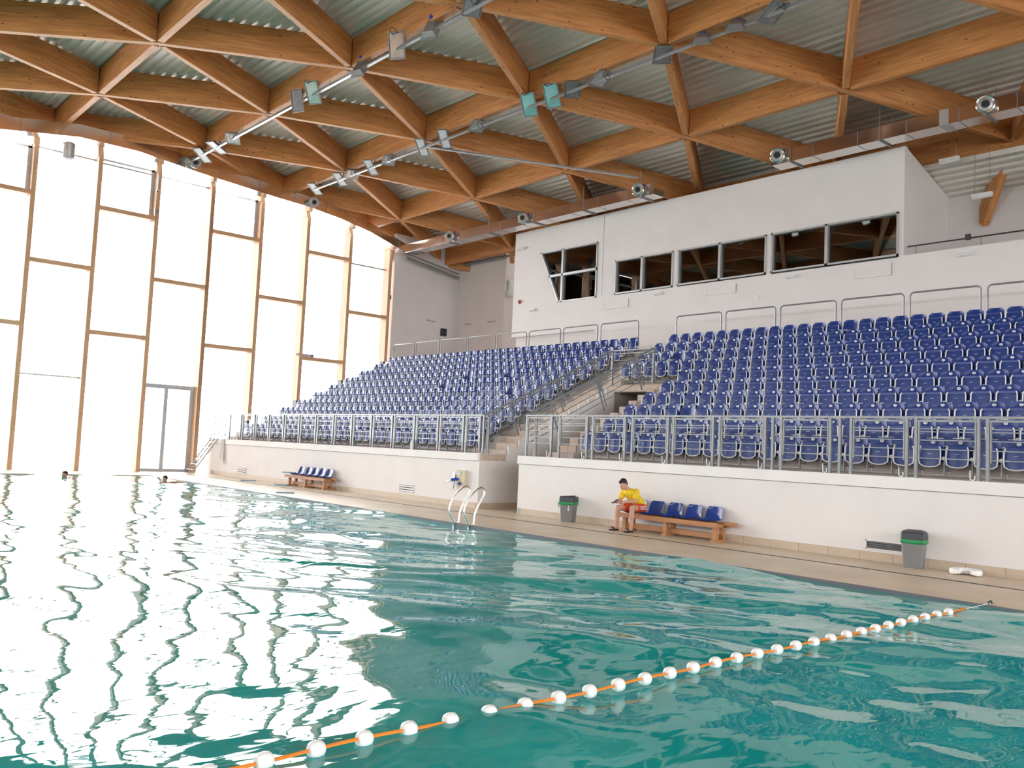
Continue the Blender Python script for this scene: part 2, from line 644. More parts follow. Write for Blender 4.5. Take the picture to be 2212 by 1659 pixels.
m = B()
wallbox(m, -28.9, -24.04, 5.38, 6.56, BY + 0.14, BY + 0.3)
wallbox(m, -29.06, -24.04, 6.56, 7.87)
wallbox(m, -24.04, -11.58, 5.38, 7.87)
wallbox(m, -29.06, -27.41, 7.87, BT)
m.prism([(-27.41, 7.87), (-26.19, 7.87), (-27.41, 10.16)], BY, BY + 0.2, 'y')
wallbox(m, -27.41, -23.99, 10.16, BT)
wallbox(m, -23.99, -23.02, 7.87, BT)
wallbox(m, -23.02, -11.58, 9.25, BT)
wallbox(m, -20.15, -19.94, 7.87, 9.25)
wallbox(m, -16.22, -16.04, 7.87, 9.25)
wallbox(m, -11.73, -11.58, 7.87, 9.25)
m.box(-11.78, -11.58, BY + 0.2, 28.68, 5.38, 7.9)
m.prism([(BY + 0.2, 7.9), (28.68, 7.9), (28.68, 10.37), (BY + 0.2, BT - 0.05)], -11.78, -11.58)
m.prism([(BY + 0.3, 5.38), (29.6, 5.38), (29.6, 10.2), (BY + 0.2, BT - 0.05), (BY + 0.2, 6.56)], -28.9, -28.75)
booth = struct(m.obj('wall_booth', 'plaster'), 'white wall of the commentary booth above the seats', 'wall')
B().prism([(BY + 0.2, BT - 0.12), (28.68, 10.25), (28.68, 10.35), (BY + 0.2, BT - 0.02)], -28.75, -11.78).obj('booth_roof', 'booth_dark', booth)
B().box(-28.7, -11.8, 27.9, 28.0, 5.4, 10.4).obj('booth_inner_wall', 'cloth_white', booth)
B().box(-28.7, -11.8, BY + 0.25, 27.9, 6.7, 6.8).obj('booth_floor', 'booth_inside', booth)
B().box(-23.71, -23.69, BY - 0.004, BY + 0.01, 7.9, 11.2).obj('expansion_joint', 'galvanised', booth)
par = struct(B().box(-11.58, XR, BY, BY + 0.2, 5.38, 7.91).obj('wall_parapet', 'plaster'), 'white parapet of the upper gallery on the right', 'wall')

# ---- opposite long wall (behind the camera): columns, sill, head and glass band; near end wall
m = B()
m.box(GX - 0.5, XR + 0.3, -16.5, -16.1, 0.0, 5.6)
m.box(GX - 0.5, XR + 0.3, -16.5, -16.1, 7.9, 9.6)
x = GX
while x < XR:
    m.box(x - 0.15, x + 0.15, -16.5, -16.0, 5.6, 7.9)
    x += 4.6
wo = struct(m.obj('wall_opposite', 'plaster'), 'long wall opposite the seats with a high window band', 'wall')
x = GX
while x < XR:
    B().box(x + 0.16, min(x + 4.44, XR), -16.32, -16.30, 5.6, 7.9).obj('pane', 'glass_clear', wo)
    x += 4.6
m = B()
m.box(XR, XR + 0.3, -16.5, 30.0, 0.0, 3.0)
m.box(XR, XR + 0.3, -16.5, 30.0, 10.4, 14.5)
m.box(XR, XR + 0.3, -16.5, -13.8, 3.0, 10.4)
m.box(XR, XR + 0.3, 22.2, 30.0, 3.0, 10.4)
for i in range(10):
    m.box(XR - 0.3, XR + 0.3, -13.8 + 3.6 * i, -13.6 + 3.6 * i, 3.0, 10.4)
wn = struct(m.obj('wall_near', 'plaster'), 'glazed end wall behind the camera', 'wall')
for i in range(10):
    B().box(XR + 0.14, XR + 0.155, -13.6 + 3.6 * i, -10.2 + 3.6 * i, 3.0, 10.4).obj('pane', 'glass_clear', wn)

# ================================================================== ROOF
DX = 5.6
ROWY = {-5: -16.3, -4: -11.4, -3: -6.3, -2: -1.4, -1: 3.55, 0: 8.45, 1: 13.35, 2: 18.2, 3: 22.9, 4: 27.6}
BD, BWID = 0.92, 0.20
XEDGE = -6.6667 * DX


def deck_z(y):
    return zroof(y) + BD


# corrugated sheet, ribs running along X
prof = []
per = 0.30
y = -17.0
while y < 27.9:
    prof += [(y, 0.0), (y + 0.10, 0.0), (y + 0.14, 0.075), (y + 0.26, 0.075)]
    y += per
m = B()
pts = []
for yy, dz in prof:
    z = deck_z(yy) + dz
    pts += [(XEDGE - 1.2, yy, z), (XR + 0.2, yy, z)]
m.poly(pts, [(2 * i, 2 * i + 1, 2 * i + 3, 2 * i + 2) for i in range(len(prof) - 1)])
# thin upper skin so that the sheet has thickness
up = [(p[0], p[1], deck_z(p[1]) + 0.16) for p in pts]
m.poly(up, [(2 * i, 2 * i + 2, 2 * i + 3, 2 * i + 1) for i in range(len(prof) - 1)])
m.poly([pts[0], pts[1], up[1], up[0]], [(0, 1, 2, 3)])
m.poly([pts[-2], pts[-1], up[-1], up[-2]], [(0, 1, 2, 3)])
ceiling = struct(m.obj('ceiling', 'decking'), 'grey corrugated metal roof deck over the timber grid', 'ceiling')
# lower eave deck behind the gallery
prof = []
y = 27.0
while y < 29.5:
    prof += [(y, 0.0), (y + 0.10, 0.0), (y + 0.14, 0.06), (y + 0.26, 0.06)]
    y += per
m = B()
pts = []
for yy, dz in prof:
    z = 10.90 - 0.33 * (yy - 27.0) + dz
    pts += [(-11.75, yy, z), (XR + 0.2, yy, z)]
m.poly(pts, [(2 * i, 2 * i + 1, 2 * i + 3, 2 * i + 2) for i in range(len(prof) - 1)])
m.box(-29.0, XR + 0.2, 27.72, 29.8, 11.3, 11.45)
m.box(-11.75, XR + 0.2, 26.9, 27.0, 10.84, 11.0)
m.box(-29.0, XR + 0.3, 27.71, 27.95, 11.3, 12.9)
m.box(XEDGE - 1.2, -28.9, 27.45, 30.0, 12.35, 12.5)
m.obj('eave_deck', 'decking', ceiling)

nodes = {}
for r, yy in ROWY.items():
    ph = -0.1667 if r % 2 else -0.6667
    for k in range(-9, 4):
        xx = (k + ph) * DX
        if xx < XEDGE - 0.1 or xx > XR + 3:
            continue
        nodes[(r, k)] = Vector((xx, yy, zroof(yy)))
beam_cache = {}


def beam(a, b, trim0=0.0, trim1=0.0, depth=BD, w=BWID, mat='glulam', name='roof_beam'):
    """timber beam, bottom edge from a to b, as a child of the ceiling"""
    d = b - a
    L = d.length
    d.normalize()
    a2 = a + d * trim0
    L2 = L - trim0 - trim1
    key = (round(L2, 2), depth, w, mat)
    me = beam_cache.get(key)
    if me is None:
        c = 0.012
        pr = [(-w / 2 + c, 0), (w / 2 - c, 0), (w / 2, c), (w / 2, depth), (-w / 2, depth), (-w / 2, c)]
        me = B().prism(pr, 0, L2, 'x').mesh(name, mat)
        beam_cache[key] = me
    o = link(name, me, ceiling)
    ez = Vector((0, 0, 1))
    ey = ez.cross(d).normalized()
    ez = d.cross(ey)
    o.matrix_world = Matrix(((d.x, ey.x, ez.x, a2.x), (d.y, ey.y, ez.y, a2.y), (d.z, ey.z, ez.z, a2.z), (0, 0, 0, 1)))
    return o


hub_me = B().lathe([(0.085, 0.05), (0.085, 0.9)], n=10).mesh('node_plate', 'dark_steel')
hub2 = B().lathe([(0.12, 0.25), (0.12, 0.7)], n=10)
for (r, k), p in nodes.items():
    # along the row (X)
    q = nodes.get((r, k + 1))
    if q is not None and r < 4:
        beam(p, q, 0.2, 0.2, depth=BD - 0.04)
    if r == 4 and q is not None:
        beam(p - Vector((0, 0, 0.15)), q - Vector((0, 0, 0.15)), 0.0, 0.0, depth=BD)
    # to the next row
    if r + 1 in ROWY:
        ka, kb = (k, k + 1) if r % 2 else (k - 1, k)
        for kk in (ka, kb):
            q = nodes.get((r + 1, kk))
            if q is not None:
                if q.x > p.x:
                    beam(p, q, 0.0, 0.0)
                else:
                    beam(p, q, 0.2, 0.2, depth=BD - 0.02)
    link('node_plate', hub_me, ceiling, p)
# rows that end between two nodes run on to the edge arch
for r, yy in ROWY.items():
    if r % 2:
        first = min((p for (rr, k), p in nodes.items() if rr == r), key=lambda p: p.x)
        beam(Vector((XEDGE, yy, zroof(yy))), first, 0.1, 0.2, depth=BD - 0.04)
        for rr in (r - 1, r + 1):
            pass
# edge arch along the glazed wall
rl = sorted(ROWY)
for a, b in zip(rl[:-1], rl[1:]):
    beam(Vector((XEDGE, ROWY[a], zroof(ROWY[a]) + 0.02)), Vector((XEDGE, ROWY[b], zroof(ROWY[b]) + 0.02)), depth=BD + 0.1)
# raking struts from the last row down to the back wall
for (r, k), p in list(nodes.items()):
    if r == 4 and -38 < p.x < 2:
        zs = 9.25 if p.x > -12 else 10.95
        beam(p + Vector((-0.05, 0.05, -0.2)), Vector((p.x - 1.1, 28.62, zs)), depth=0.55, w=0.22)
        beam(p + Vector((0.05, 0.05, -0.2)), Vector((p.x + 1.1, 28.62, zs)), depth=0.55, w=0.22)

# ================================================================== GLAZED END WALL
MP = 2.335
win = empty('window_1', (GX, 8, 0))
struct(win, 'tall glazed end wall with deep timber mullions', 'window')
win_inv = Vector((-GX, -8, 0))


def wpart(mb, name, mat, smooth=False):
    o = mb.obj(name, mat, win, smooth)
    o.location = win_inv
    return o


MULL = {}
for k in range(-9, 9):
    yr = 7.86 + MP * (k - 1)
    zb = {5: 2.35, 6: 3.4, 7: 4.55, 8: 5.7}.get(k, 0.0 if k < 5 else 5.7)
    zt = zroof(yr) - 0.62
    MULL[k] = (yr - 0.17, yr, zb, zt)
    me = B().prism([(-0.085, -0.55), (0.085, -0.55), (0.085, 0.0), (-0.085, 0.0)], 0, zt - zb, 'x').mesh('mullion', 'mullion_wood')
    o = link('mullion', me, win)
    # local X -> up, local Y -> world Y, local Z -> world X
    o.matrix_local = Matrix(((0, 0, 1, 0), (0, 1, 0, yr - 0.085 - 8), (1, 0, 0, zb), (0, 0, 0, 1)))
    # metal head bracket up to the arch and dark foot
    mb = B()
    mb.prism([(-0.06, 0.0), (-0.50, 0.0), (-0.62, 0.62), (-0.25, 0.62)], yr - 0.19, yr + 0.02, 'y')
    o = mb.obj('head_bracket', 'mullion_wood', win)
    o.location = (0, -8, zt)
    if zb > 0:
        wpart(B().box(GX - 0.45, GX - 0.1, yr - 0.14, yr - 0.03, zb - 0.45, zb), 'foot', 'dark_steel')
TR = {0: [10.69, 5.62], 1: [8.12], 2: [10.64, 5.60], 3: [8.09], 4: [10.61, 5.58], 5: [8.07], 6: [10.55, 5.50], 7: [8.01]}
for k in range(-8, 0):
    TR[k] = [10.6, 5.6] if k % 2 == 0 else [8.1]
THIN = {1: [3.70, 12.55], 2: [12.50], 3: [12.5], 4: [12.4], 7: [10.44]}
for k in range(-9, 8):
    y0, y1 = MULL[k][1], MULL[k + 1][0]
    zlo = max(MULL[k][2], 0.0)
    zlo = {4: 1.5, 5: 1.9, 6: 2.9, 7: 4.0}.get(k, 0.05)
    ztop = min(MULL[k][3], MULL[k + 1][3]) + 0.6
    cuts = [zlo]
    for zt in TR.get(k, []):
        if zt > ztop:
            continue
        me = B().prism([(-0.42, -0.17), (-0.02, -0.17), (-0.02, 0.0), (-0.42, 0.0)], 0, y1 - y0, 'x').mesh('transom', 'mullion_wood')
        o = link('transom', me, win)
        o.matrix_local = Matrix(((0, 1, 0, 0), (1, 0, 0, y0 - 8), (0, 0, 1, zt), (0, 0, 0, 1)))
        cuts.append(zt - 0.085)
    for zt in THIN.get(k, []):
        wpart(B().box(GX - 0.52, GX - 0.42, y0, y1, zt - 0.07, zt), 'glazing_bar', 'alu_frame')
        cuts.append(zt - 0.035)
    if k == 3:
        cuts[0] = 3.66
    cuts = sorted(cuts) + [ztop]
    for a, b in zip(cuts[:-1], cuts[1:]):
        wpart(B().box(GX - 0.56, GX - 0.545, y0 - 0.02, y1 + 0.02, a, b), 'pane', 'glass_clear')
    # opening sash of the top light in every second bay
    if k % 2 == 0 and -3 < k < 6:
        z0, z1 = TR[k][0], ztop - 0.5
        mb = B()
        mb.box(GX - 0.54, GX - 0.40, y1 - 0.13, y1, z0, z1)
        mb.box(GX - 0.54, GX - 0.40, y0, y0 + 0.05, z0, z1)
        mb.box(GX - 0.54, GX - 0.40, y0, y1, z1 - 0.09, z1)
        wpart(mb, 'sash_frame', 'alu_frame')
# glazed double door in the third bay
y0, y1 = MULL[3][1], MULL[4][0]
door = empty('door_1', (GX - 0.5, y0, 0))
struct(door, 'grey framed double glass door in the glazed end wall', 'door')
mb = B()
mb.box(-0.06, 0.06, 0, y1 - y0, 3.50, 3.68)
mb.box(-0.06, 0.06, 0, y1 - y0, 0.0, 0.12)
mb.box(-0.06, 0.08, y1 - y0 - 0.16, y1 - y0, 0.0, 3.66)
mb.box(-0.06, 0.06, 0, 0.05, 0.0, 3.66)
mb.obj('door_frame', 'alu_frame', door)
mid = (y1 - y0) * 0.46
B().box(-0.06, 0.07, mid - 0.08, mid + 0.08, 0.12, 3.5).obj('meeting_stile', 'alu_frame', door)
B().box(-0.01, 0.01, 0.05, mid - 0.08, 0.12, 3.5).obj('pane', 'glass_clear', door)
B().box(-0.01, 0.01, mid + 0.08, y1 - y0 - 0.16, 0.12, 3.5).obj('pane', 'glass_clear', door)
# solid gable filler above the glazing up to the deck
m = B()
pl = []
ys_ = [24.3 - i * 1.0 for i in range(42)]
for yy in ys_:
    pl.append((yy, zroof(yy) + 0.6))
pl2 = [(yy, deck_z(yy) + 0.12) for yy in reversed(ys_)]
m.prism(pl + pl2, XEDGE - 0.6, XEDGE - 0.3)
m.box(GX - 0.55, GX - 0.2, 24.3, 29.2, 10.9, 13.2)
struct(m.obj('trim_1', 'glulam'), 'timber fascia over the glazed end wall', 'trim')

# ================================================================== BOOTH WINDOWS
def booth_window(n, x0, x1, z0, z1, mids, label, slant=None, hbar=None):
    w = empty('window_%d' % n, (x0, BY, z0))
    struct(w, label, 'window')
    L, H = x1 - x0, z1 - z0
    y0, y1 = -0.03, 0.14
    mb = B()
    t = 0.06
    sl = slant or 0.0
    mb.box(0 if not sl else 0, L, y0, y1, H - t, H)
    mb.box(sl, L, y0, y1, 0, t)
    mb.box(L - t, L, y0, y1, 0, H)
    if sl:
        mb.prism([(sl, 0), (sl + t * 1.3, 0), (t * 1.3, H), (0, H)], y0, y1, 'y')
    else:
        mb.box(0, t, y0, y1, 0, H)
    mb.obj('frame', 'alu_frame', w)
    for xm in mids:
        B().box(xm - x0 - 0.05, xm - x0 + 0.05, y0, y1, 0, H).obj('mullion', 'alu_frame', w)
    if hbar:
        lo = sl * (1 - (hbar - z0) / H)
        B().box(lo, L, y0, y1, hbar - z0 - 0.05, hbar - z0 + 0.05).obj('transom', 'alu_frame', w)
    xs = [x0] + list(mids) + [x1]
    for a, b in zip(xs[:-1], xs[1:]):
        a -= x0
        b -= x0
        zs = [0, H] if not hbar else [0, hbar - z0, H]
        for za, zb in zip(zs[:-1], zs[1:]):
            ia = max(a, sl * (1 - za / H))
            ib = max(a, sl * (1 - zb / H))
            B().prism([(ia, za), (b, za), (b, zb), (ib, zb)], 0.08, 0.095, 'y').obj('pane', 'glass_booth', w)
    return w


booth_window(2, -27.39, -24.0, 7.87, 10.16, [-26.0], 'slanted four-pane window at the left end of the booth', slant=1.2, hbar=9.05)
booth_window(3, -23.02, -20.15, 7.89, 9.25, [-21.65], 'smallest two-pane booth window, second from the left', )
booth_window(4, -19.94, -16.22, 7.91, 9.25, [-18.1], 'two-pane booth window in the middle of the wall')
booth_window(5, -16.04, -11.73, 7.92, 9.26, [-14.05], 'wide two-pane booth window nearest the parapet')

# ================================================================== SEATS
def seat_meshes():
    out = {}
    # backrest: curved shell with rounded top corners
    def shell(w0, w1, z0, z1, y0, y1, cr, n=7, rows=7, th=0.02, bow=0.03):
        mb = B()
        F, Bk = [], []
        for i in range(rows + 1):
            t = i / rows
            z = z0 + (z1 - z0) * t
            w = w0 + (w1 - w0) * t
            dz = z1 - z
            if dz < cr:
                w -= 2 * (cr - math.sqrt(max(0, cr * cr - (cr - dz) ** 2)))
            dz = z - z0
            c2 = cr * 0.4
            if dz < c2:
                w -= 2 * (c2 - math.sqrt(max(0, c2 * c2 - (c2 - dz) ** 2)))
            y = y0 + (y1 - y0) * t
            f, b = [], []
            for j in range(n + 1):
                u = j / n * 2 - 1
                f.append((u * w / 2, y - bow * u * u, z))
                b.append((u * w / 2, y - bow * u * u + th, z))
            F.append(f)
            Bk.append(b)
        pts = [p for rw in F for p in rw] + [p for rw in Bk for p in rw]
        st = n + 1
        off = (rows + 1) * st
        fs = []
        for i in range(rows):
            for j in range(n):
                a = i * st + j
                fs.append((a, a + 1, a + st + 1, a + st))
                fs.append((off + a, off + a + st, off + a + st + 1, off + a + 1))
        for i in range(rows):
            a = i * st
            fs.append((a, a + st, off + a + st, off + a))
            a = i * st + n
            fs.append((a, off + a, off + a + st, a + st))
        for j in range(n):
            fs.append((j, off + j, off + j + 1, j + 1))
            a = rows * st + j
            fs.append((a, a + 1, off + a + 1, off + a))
        mb.poly(pts, fs)
        return mb
    out['backrest'] = shell(0.45, 0.40, 0.36, 0.79, -0.015, 0.045, 0.07, th=0.022, bow=0.035).mesh('backrest', 'seat_blue', True)
    # folded pan: tray in front of the backrest with a pale maker's mark
    mb = shell(0.36, 0.375, 0.285, 0.655, -0.125, -0.10, 0.05, rows=8, th=0.022, bow=-0.018)
    mb.box(-0.185, 0.185, -0.118, -0.06, 0.60, 0.648)
    mb.cur = 1
    mb.box(-0.033, 0.033, -0.1465, -0.13, 0.508, 0.516)
    out['seat_pan'] = mb.mesh('seat_pan', ['seat_blue', 'print_pale'], True)
    # white rim: U round the pan, hinge ball on the right
    def rim(pan_open=False):
        r = 0.0125
        pts = [(-0.165, -0.115, 0.640), (-0.188, -0.128, 0.595), (-0.192, -0.135, 0.42), (-0.180, -0.138, 0.325), (-0.11, -0.142, 0.283), (0, -0.146, 0.270),
               (0.11, -0.142, 0.283), (0.180, -0.138, 0.325), (0.192, -0.135, 0.42), (0.188, -0.128, 0.595), (0.165, -0.115, 0.640)]
        if pan_open:
            pts = [(p[0], -0.10 - (0.655 - p[2]), 0.43 + (p[1] + 0.115) * 0.3) for p in pts]
            pts = [(p[0], -0.05 - (p[1] + 0.10) * -1 if False else p[1], p[2]) for p in pts]
        mb = B().tube(pts, r, 6)
        mb.ball((0.24, -0.10, 0.43), 0.038, 8, 5, (1.15, 1.0, 1.0))
        mb.tube([(0.24, -0.10, 0.43), (0.24, 0.02, 0.46), (0.235, 0.035, 0.62)], 0.011, 5)
        return mb
    out['frame'] = rim().mesh('frame', 'white_plastic', True)
    mb = B()
    mb.box(0.23, 0.25, -0.09, -0.05, 0.13, 0.42)
    mb.box(-0.15, 0.245, -0.10, -0.08, 0.12, 0.14)
    mb.box(-0.15, -0.13, -0.10, -0.08, 0.12, 0.20)
    mb.box(0.225, 0.255, -0.08, 0.15, 0.20, 0.235)
    out['bracket'] = mb.mesh('bracket', 'galvanised')
    # open pan
    mb = B()
    n, rows = 6, 5
    pts, fs = [], []
    for i in range(rows + 1):
        t = i / rows
        for j in range(n + 1):
            u = j / n * 2 - 1
            w = 0.40 - 0.05 * t * t
            pts.append((u * w / 2, -0.04 - 0.38 * t + 0.03 * t * t * u * u, 0.43 + 0.025 * u * u + 0.03 * t))
    m0 = len(pts)
    pts += [(p[0], p[1], p[2] - 0.022) for p in pts]
    for i in range(rows):
        for j in range(n):
            a = i * (n + 1) + j
            q = (a, a + n + 1, a + n + 2, a + 1)
            fs.append(q)
            fs.append(tuple(m0 + k for k in reversed(q)))
    edge = [j for j in range(n + 1)] + [(i + 1) * (n + 1) + n for i in range(rows)] + [rows * (n + 1) + j for j in reversed(range(n))] + [i * (n + 1) for i in reversed(range(1, rows))]
    for a, b in zip(edge, edge[1:] + edge[:1]):
        fs.append((a, b, m0 + b, m0 + a))
    mb.poly(pts, fs)
    out['seat_pan_open'] = mb.mesh('seat_pan', 'seat_blue', True)
    mb = B()
    mb.ball((0.24, -0.10, 0.43), 0.038, 8, 5, (1.15, 1.0, 1.0))
    mb.tube([(-0.19, -0.05, 0.42), (-0.18, -0.40, 0.43), (0, -0.43, 0.435), (0.18, -0.40, 0.43), (0.19, -0.05, 0.42)], 0.012, 6)
    out['frame_open'] = mb.mesh('frame', 'white_plastic', True)
    return out


SM = seat_meshes()


def text_verts(txt, size):
    cu = bpy.data.curves.new('t', 'FONT')
    cu.body = txt
    cu.size = size
    cu.align_x = 'CENTER'
    cu.align_y = 'CENTER'
    cu.resolution_u = 2
    ob = bpy.data.objects.new('t', cu)
    COL.objects.link(ob)
    dg = bpy.context.evaluated_depsgraph_get()
    ev = ob.evaluated_get(dg)
    me = ev.to_mesh()
    vs = [tuple(v.co) for v in me.vertices]
    fs = [tuple(p.vertices) for p in me.polygons]
    ev.to_mesh_clear()
    bpy.data.objects.remove(ob)
    bpy.data.curves.remove(cu)
    return vs, fs


BADGE = {}


def badge(n):
    if n in BADGE:
        return BADGE[n]
    mb = B()
    pts = []
    for k in range(14):
        a = 2 * math.pi * k / 14
        pts.append((0.037 * math.cos(a), 0.028 * math.sin(a)))
    mb.prism([(p[0], 0.722 + p[1]) for p in pts], 0.004, 0.03, 'y')
    mb.cur = 1
    vs, fs = text_verts(str(n), 0.042)
    mb.poly([(v[0], 0.0025, 0.722 + v[1]) for v in vs], fs)
    BADGE[n] = mb.mesh('number_badge', ['white_plastic', 'ink'])
    return BADGE[n]


# every seat of both blocks: block, row (0 = front), index counted from the stairs, number, x
seats = []
for k in range(10):
    x0 = -15.53 if k < 6 else -18.43
    n = int((-4.7 - 0.255 * k - x0) / 0.48) + 1
    for i in range(n):
        seats.append(['right', k, i, x0 + 0.48 * i])
    for i in range(33):
        seats.append(['left', k, i, -20.25 - 0.48 * i])
OPEN = {('left', 6, 13), ('left', 5, 14), ('left', 6, 8), ('left', 4, 4), ('left', 9, 2), ('right', 7, 3), ('right', 9, 13), ('right', 2, 4)}


def depth(s):
    return 0.7476306 * -s[3] + 0.66019341 * (16.46 + RUN * s[1])


seats.sort(key=depth)
far_v = [[], []]
FARM = {}


def simple(me):
    vs = np.array([v.co[:] for v in me.vertices])
    fs = [tuple(p.vertices) for p in me.polygons]
    mi = [p.material_index for p in me.polygons]
    return vs, fs, mi


stuffV, stuffF, stuffM = [], [], []
soff = 0
for si, s in enumerate(seats):
    side, k, i, x = s
    y = 16.47 + RUN * k
    z = Z0 + RISE * k
    op = (side, k, i) in OPEN
    num = i + 1
    if si < 300:
        e = empty('stadium_seat', (x, y, z))
        where = ('near block' if side == 'right' else 'far block')
        st = 'open' if op else 'folded'
        tag(e, '%s blue stadium seat, %s from the stairs, %s row up, %s' % (st, ORD[i], ORD[k], where), 'seat',
            'blue stadium seats of the %s' % where)
        link('backrest', SM['backrest'], e)
        link('seat_pan', SM['seat_pan_open' if op else 'seat_pan'], e)
        link('frame', SM['frame_open' if op else 'frame'], e)
        link('bracket', SM['bracket'], e)
        if k < 9:
            link('number_badge', badge(num), e)
    else:
        for nm, base in (('backrest', 0), ('seat_pan_open' if op else 'seat_pan', 0), ('frame_open' if op else 'frame', 1), ('bracket', 2)):
            if nm not in FARM:
                FARM[nm] = simple(SM[nm])
            vs, fs, mi = FARM[nm]
            stuffV.append(vs + np.array([x, y, z]))
            stuffF += [tuple(a + soff for a in f) for f in fs]
            stuffM += [base] * len(fs)
            soff += len(vs)
me = bpy.data.meshes.new('stadium_seats_far')
me.from_pydata(np.concatenate(stuffV).tolist(), [], stuffF)
for mm in ('seat_blue', 'white_plastic', 'galvanised'):
    me.materials.append(MATS[mm])
me.polygons.foreach_set('material_index', stuffM)
me.polygons.foreach_set('use_smooth', [True] * len(me.polygons))
me.update()
tag(link('stadium_seats', me), 'remaining rows of folded blue seats in the far block', 'seats', kind='stuff')
# support rail of every row
for k in range(10):
    y = 16.47 + RUN * k
    z = Z0 + RISE * k
    for side, xa, xb in (('far', -36.0, -20.0), ('near', (-15.8 if k < 6 else -18.7), -3.5)):
        mb = B().tube([(xa, y - 0.10, z + 0.425), (xb, y - 0.10, z + 0.425)], 0.014, 6)
        o = mb.obj('seat_support_rail', 'galvanised_light', None, True)
        tag(o, 'slim metal rail carrying the seats of the %s row up, %s block' % (ORD[k], side), 'rail', 'seat support rails')

# ================================================================== FRONT RAILINGS
def hook_mesh(col):
    pts = [(0.0, -0.03, 0.20), (0.0, -0.03, 0.06), (0.01, -0.03, 0.02), (0.04, -0.03, 0.0), (0.08, -0.03, 0.0), (0.105, -0.03, 0.02), (0.11, -0.03, 0.09)]
    return B().tube([(p[0] * 0.7, p[1], p[2] * 0.8) for p in pts], 0.009, 6).mesh('hook', col, True)


HK = {'red': hook_mesh('red_paint'), 'white': hook_mesh('white_plastic')}
RY = WY + 0.11
post_me = B().box(-0.025, 0.025, -0.025, 0.025, 0, 1.06).mesh('post', 'galvanised')


def railing(label, xa, xb, panels, hook, singles=()):
    t = empty('front_railing', ((xa + xb) / 2, RY, 1.49))
    tag(t, label, 'railing')
    xm = (xa + xb) / 2
    mb = B().box(xa - xm, xb - xm, -0.03, 0.03, 1.025, 1.065)
    mb.obj('top_rail', 'galvanised', t)
    for (a, b) in panels:
        for x in (a, b):
            link('post', post_me, t, (x - xm, 0, 0))
        for i, zz in enumerate((0.985, 0.85, 0.80, 0.655, 0.50, 0.345)):
            hh = 0.032 if i == 0 else 0.016
            B().box(a - xm, b - xm, -hh / 2, hh / 2, zz - hh / 2, zz + hh / 2).obj('bar', 'galvanised', t)
        for x, d in ((a, 1), (b, -1)):
            B().box(x - xm + d * 0.035, x - xm + d * 0.06, -0.02, 0.02, 0.30, 0.985).obj('gate_stile', 'galvanised', t)
        link('hook', HK[hook], t, (b - xm - 0.12, -0.01, 0.012))
    for x in singles:
        link('post', post_me, t, (x - xm, 0, 0))
    return t


pr = [(-16.65, -15.73), (-15.46, -14.51), (-14.32, -13.31), (-13.09, -12.07), (-11.92, -10.89), (-10.72, -9.65), (-9.29, -8.27), (-7.86, -6.84), (-6.68, -5.66), (-5.52, -4.50), (-4.34, -3.3)]
railing('long grey gate railing along the front of the near seating block', -16.68, -3.2, pr, 'white', (-9.48, -8.08))
plf = [(-19.16, -18.55)]
x = -19.29
for i in range(13):
    plf.append((x - 1.07, x))
    x -= 1.185 + 0.004 * i
rl_ = railing('long grey gate railing along the front of the far seating block', -35.15, -18.40, plf, 'red', (-18.40,))

# low side railing at the far end of the wall (over the steel ladder)
t = empty('landing_railing', (-36.0, WY + 0.1, 1.49))
tag(t, 'thin grey railing on the landing above the steel ladder', 'railing')
B().box(-0.75, 0.8, -0.015, 0.015, 1.03, 1.06).obj('top_rail', 'galvanised', t)
for x in (-0.75, -0.35, 0.05, 0.75):
    B().box(x - 0.012, x + 0.012, -0.012, 0.012, -0.02, 1.04).obj('post', 'galvanised', t)
B().box(-1.0, 0.8, -0.04, 0.04, 0.14, 0.20).obj('toe_rail', 'galvanised', t)
B().box(-0.95, -0.2, -0.05, 0.05, -0.03, 0.0).obj('foot_plate', 'galvanised', t)

# ================================================================== RAILS AROUND THE ENTRANCE PASSAGE
def sloped_rail(x, label, y0=15.35, z0=2.53, y1=20.45, z1=4.85, flat=False):
    t = empty('stair_railing', (x, y0, z0 - 1.0))
    tag(t, label, 'railing', 'railings round the entrance passage')
    o = Vector((x, y0, z0 - 1.0))
    def P(y, dz):
        return Vector((0, y - y0, z0 + (z1 - z0) * (y - y0) / (y1 - y0) + dz - (z0 - 1.0)))
    B().bar(P(y0, 0), P(y1, 0), 0.06, 0.05).obj('hand_rail', 'galvanised', t)
    B().bar(P(y0, -0.10), P(y1, -0.10), 0.035, 0.03).obj('rail', 'galvanised', t)
    for dz in (-0.27, -0.44, -0.61, -0.78):
        B().bar(P(y0 + 0.2, dz), P(y1, dz), 0.018, 0.018).obj('bar', 'galvanised', t)
    n = Vector((0, (z1 - z0), -(y1 - y0))).normalized()
    for yy in (y0 + 0.9, (y0 + y1) / 2 + 0.1, y1 - 0.85):
        a = P(yy, 0)
        B().bar(a, a + n * 0.98, 0.03, 0.04, up=(1, 0, 0)).obj('post', 'galvanised', t)
        B().bar(a + Vector((0, 0.13, 0.0)), a + Vector((0, 0.13, 0)) + n * 0.85, 0.02, 0.03, up=(1, 0, 0)).obj('post', 'galvanised', t)
    return t


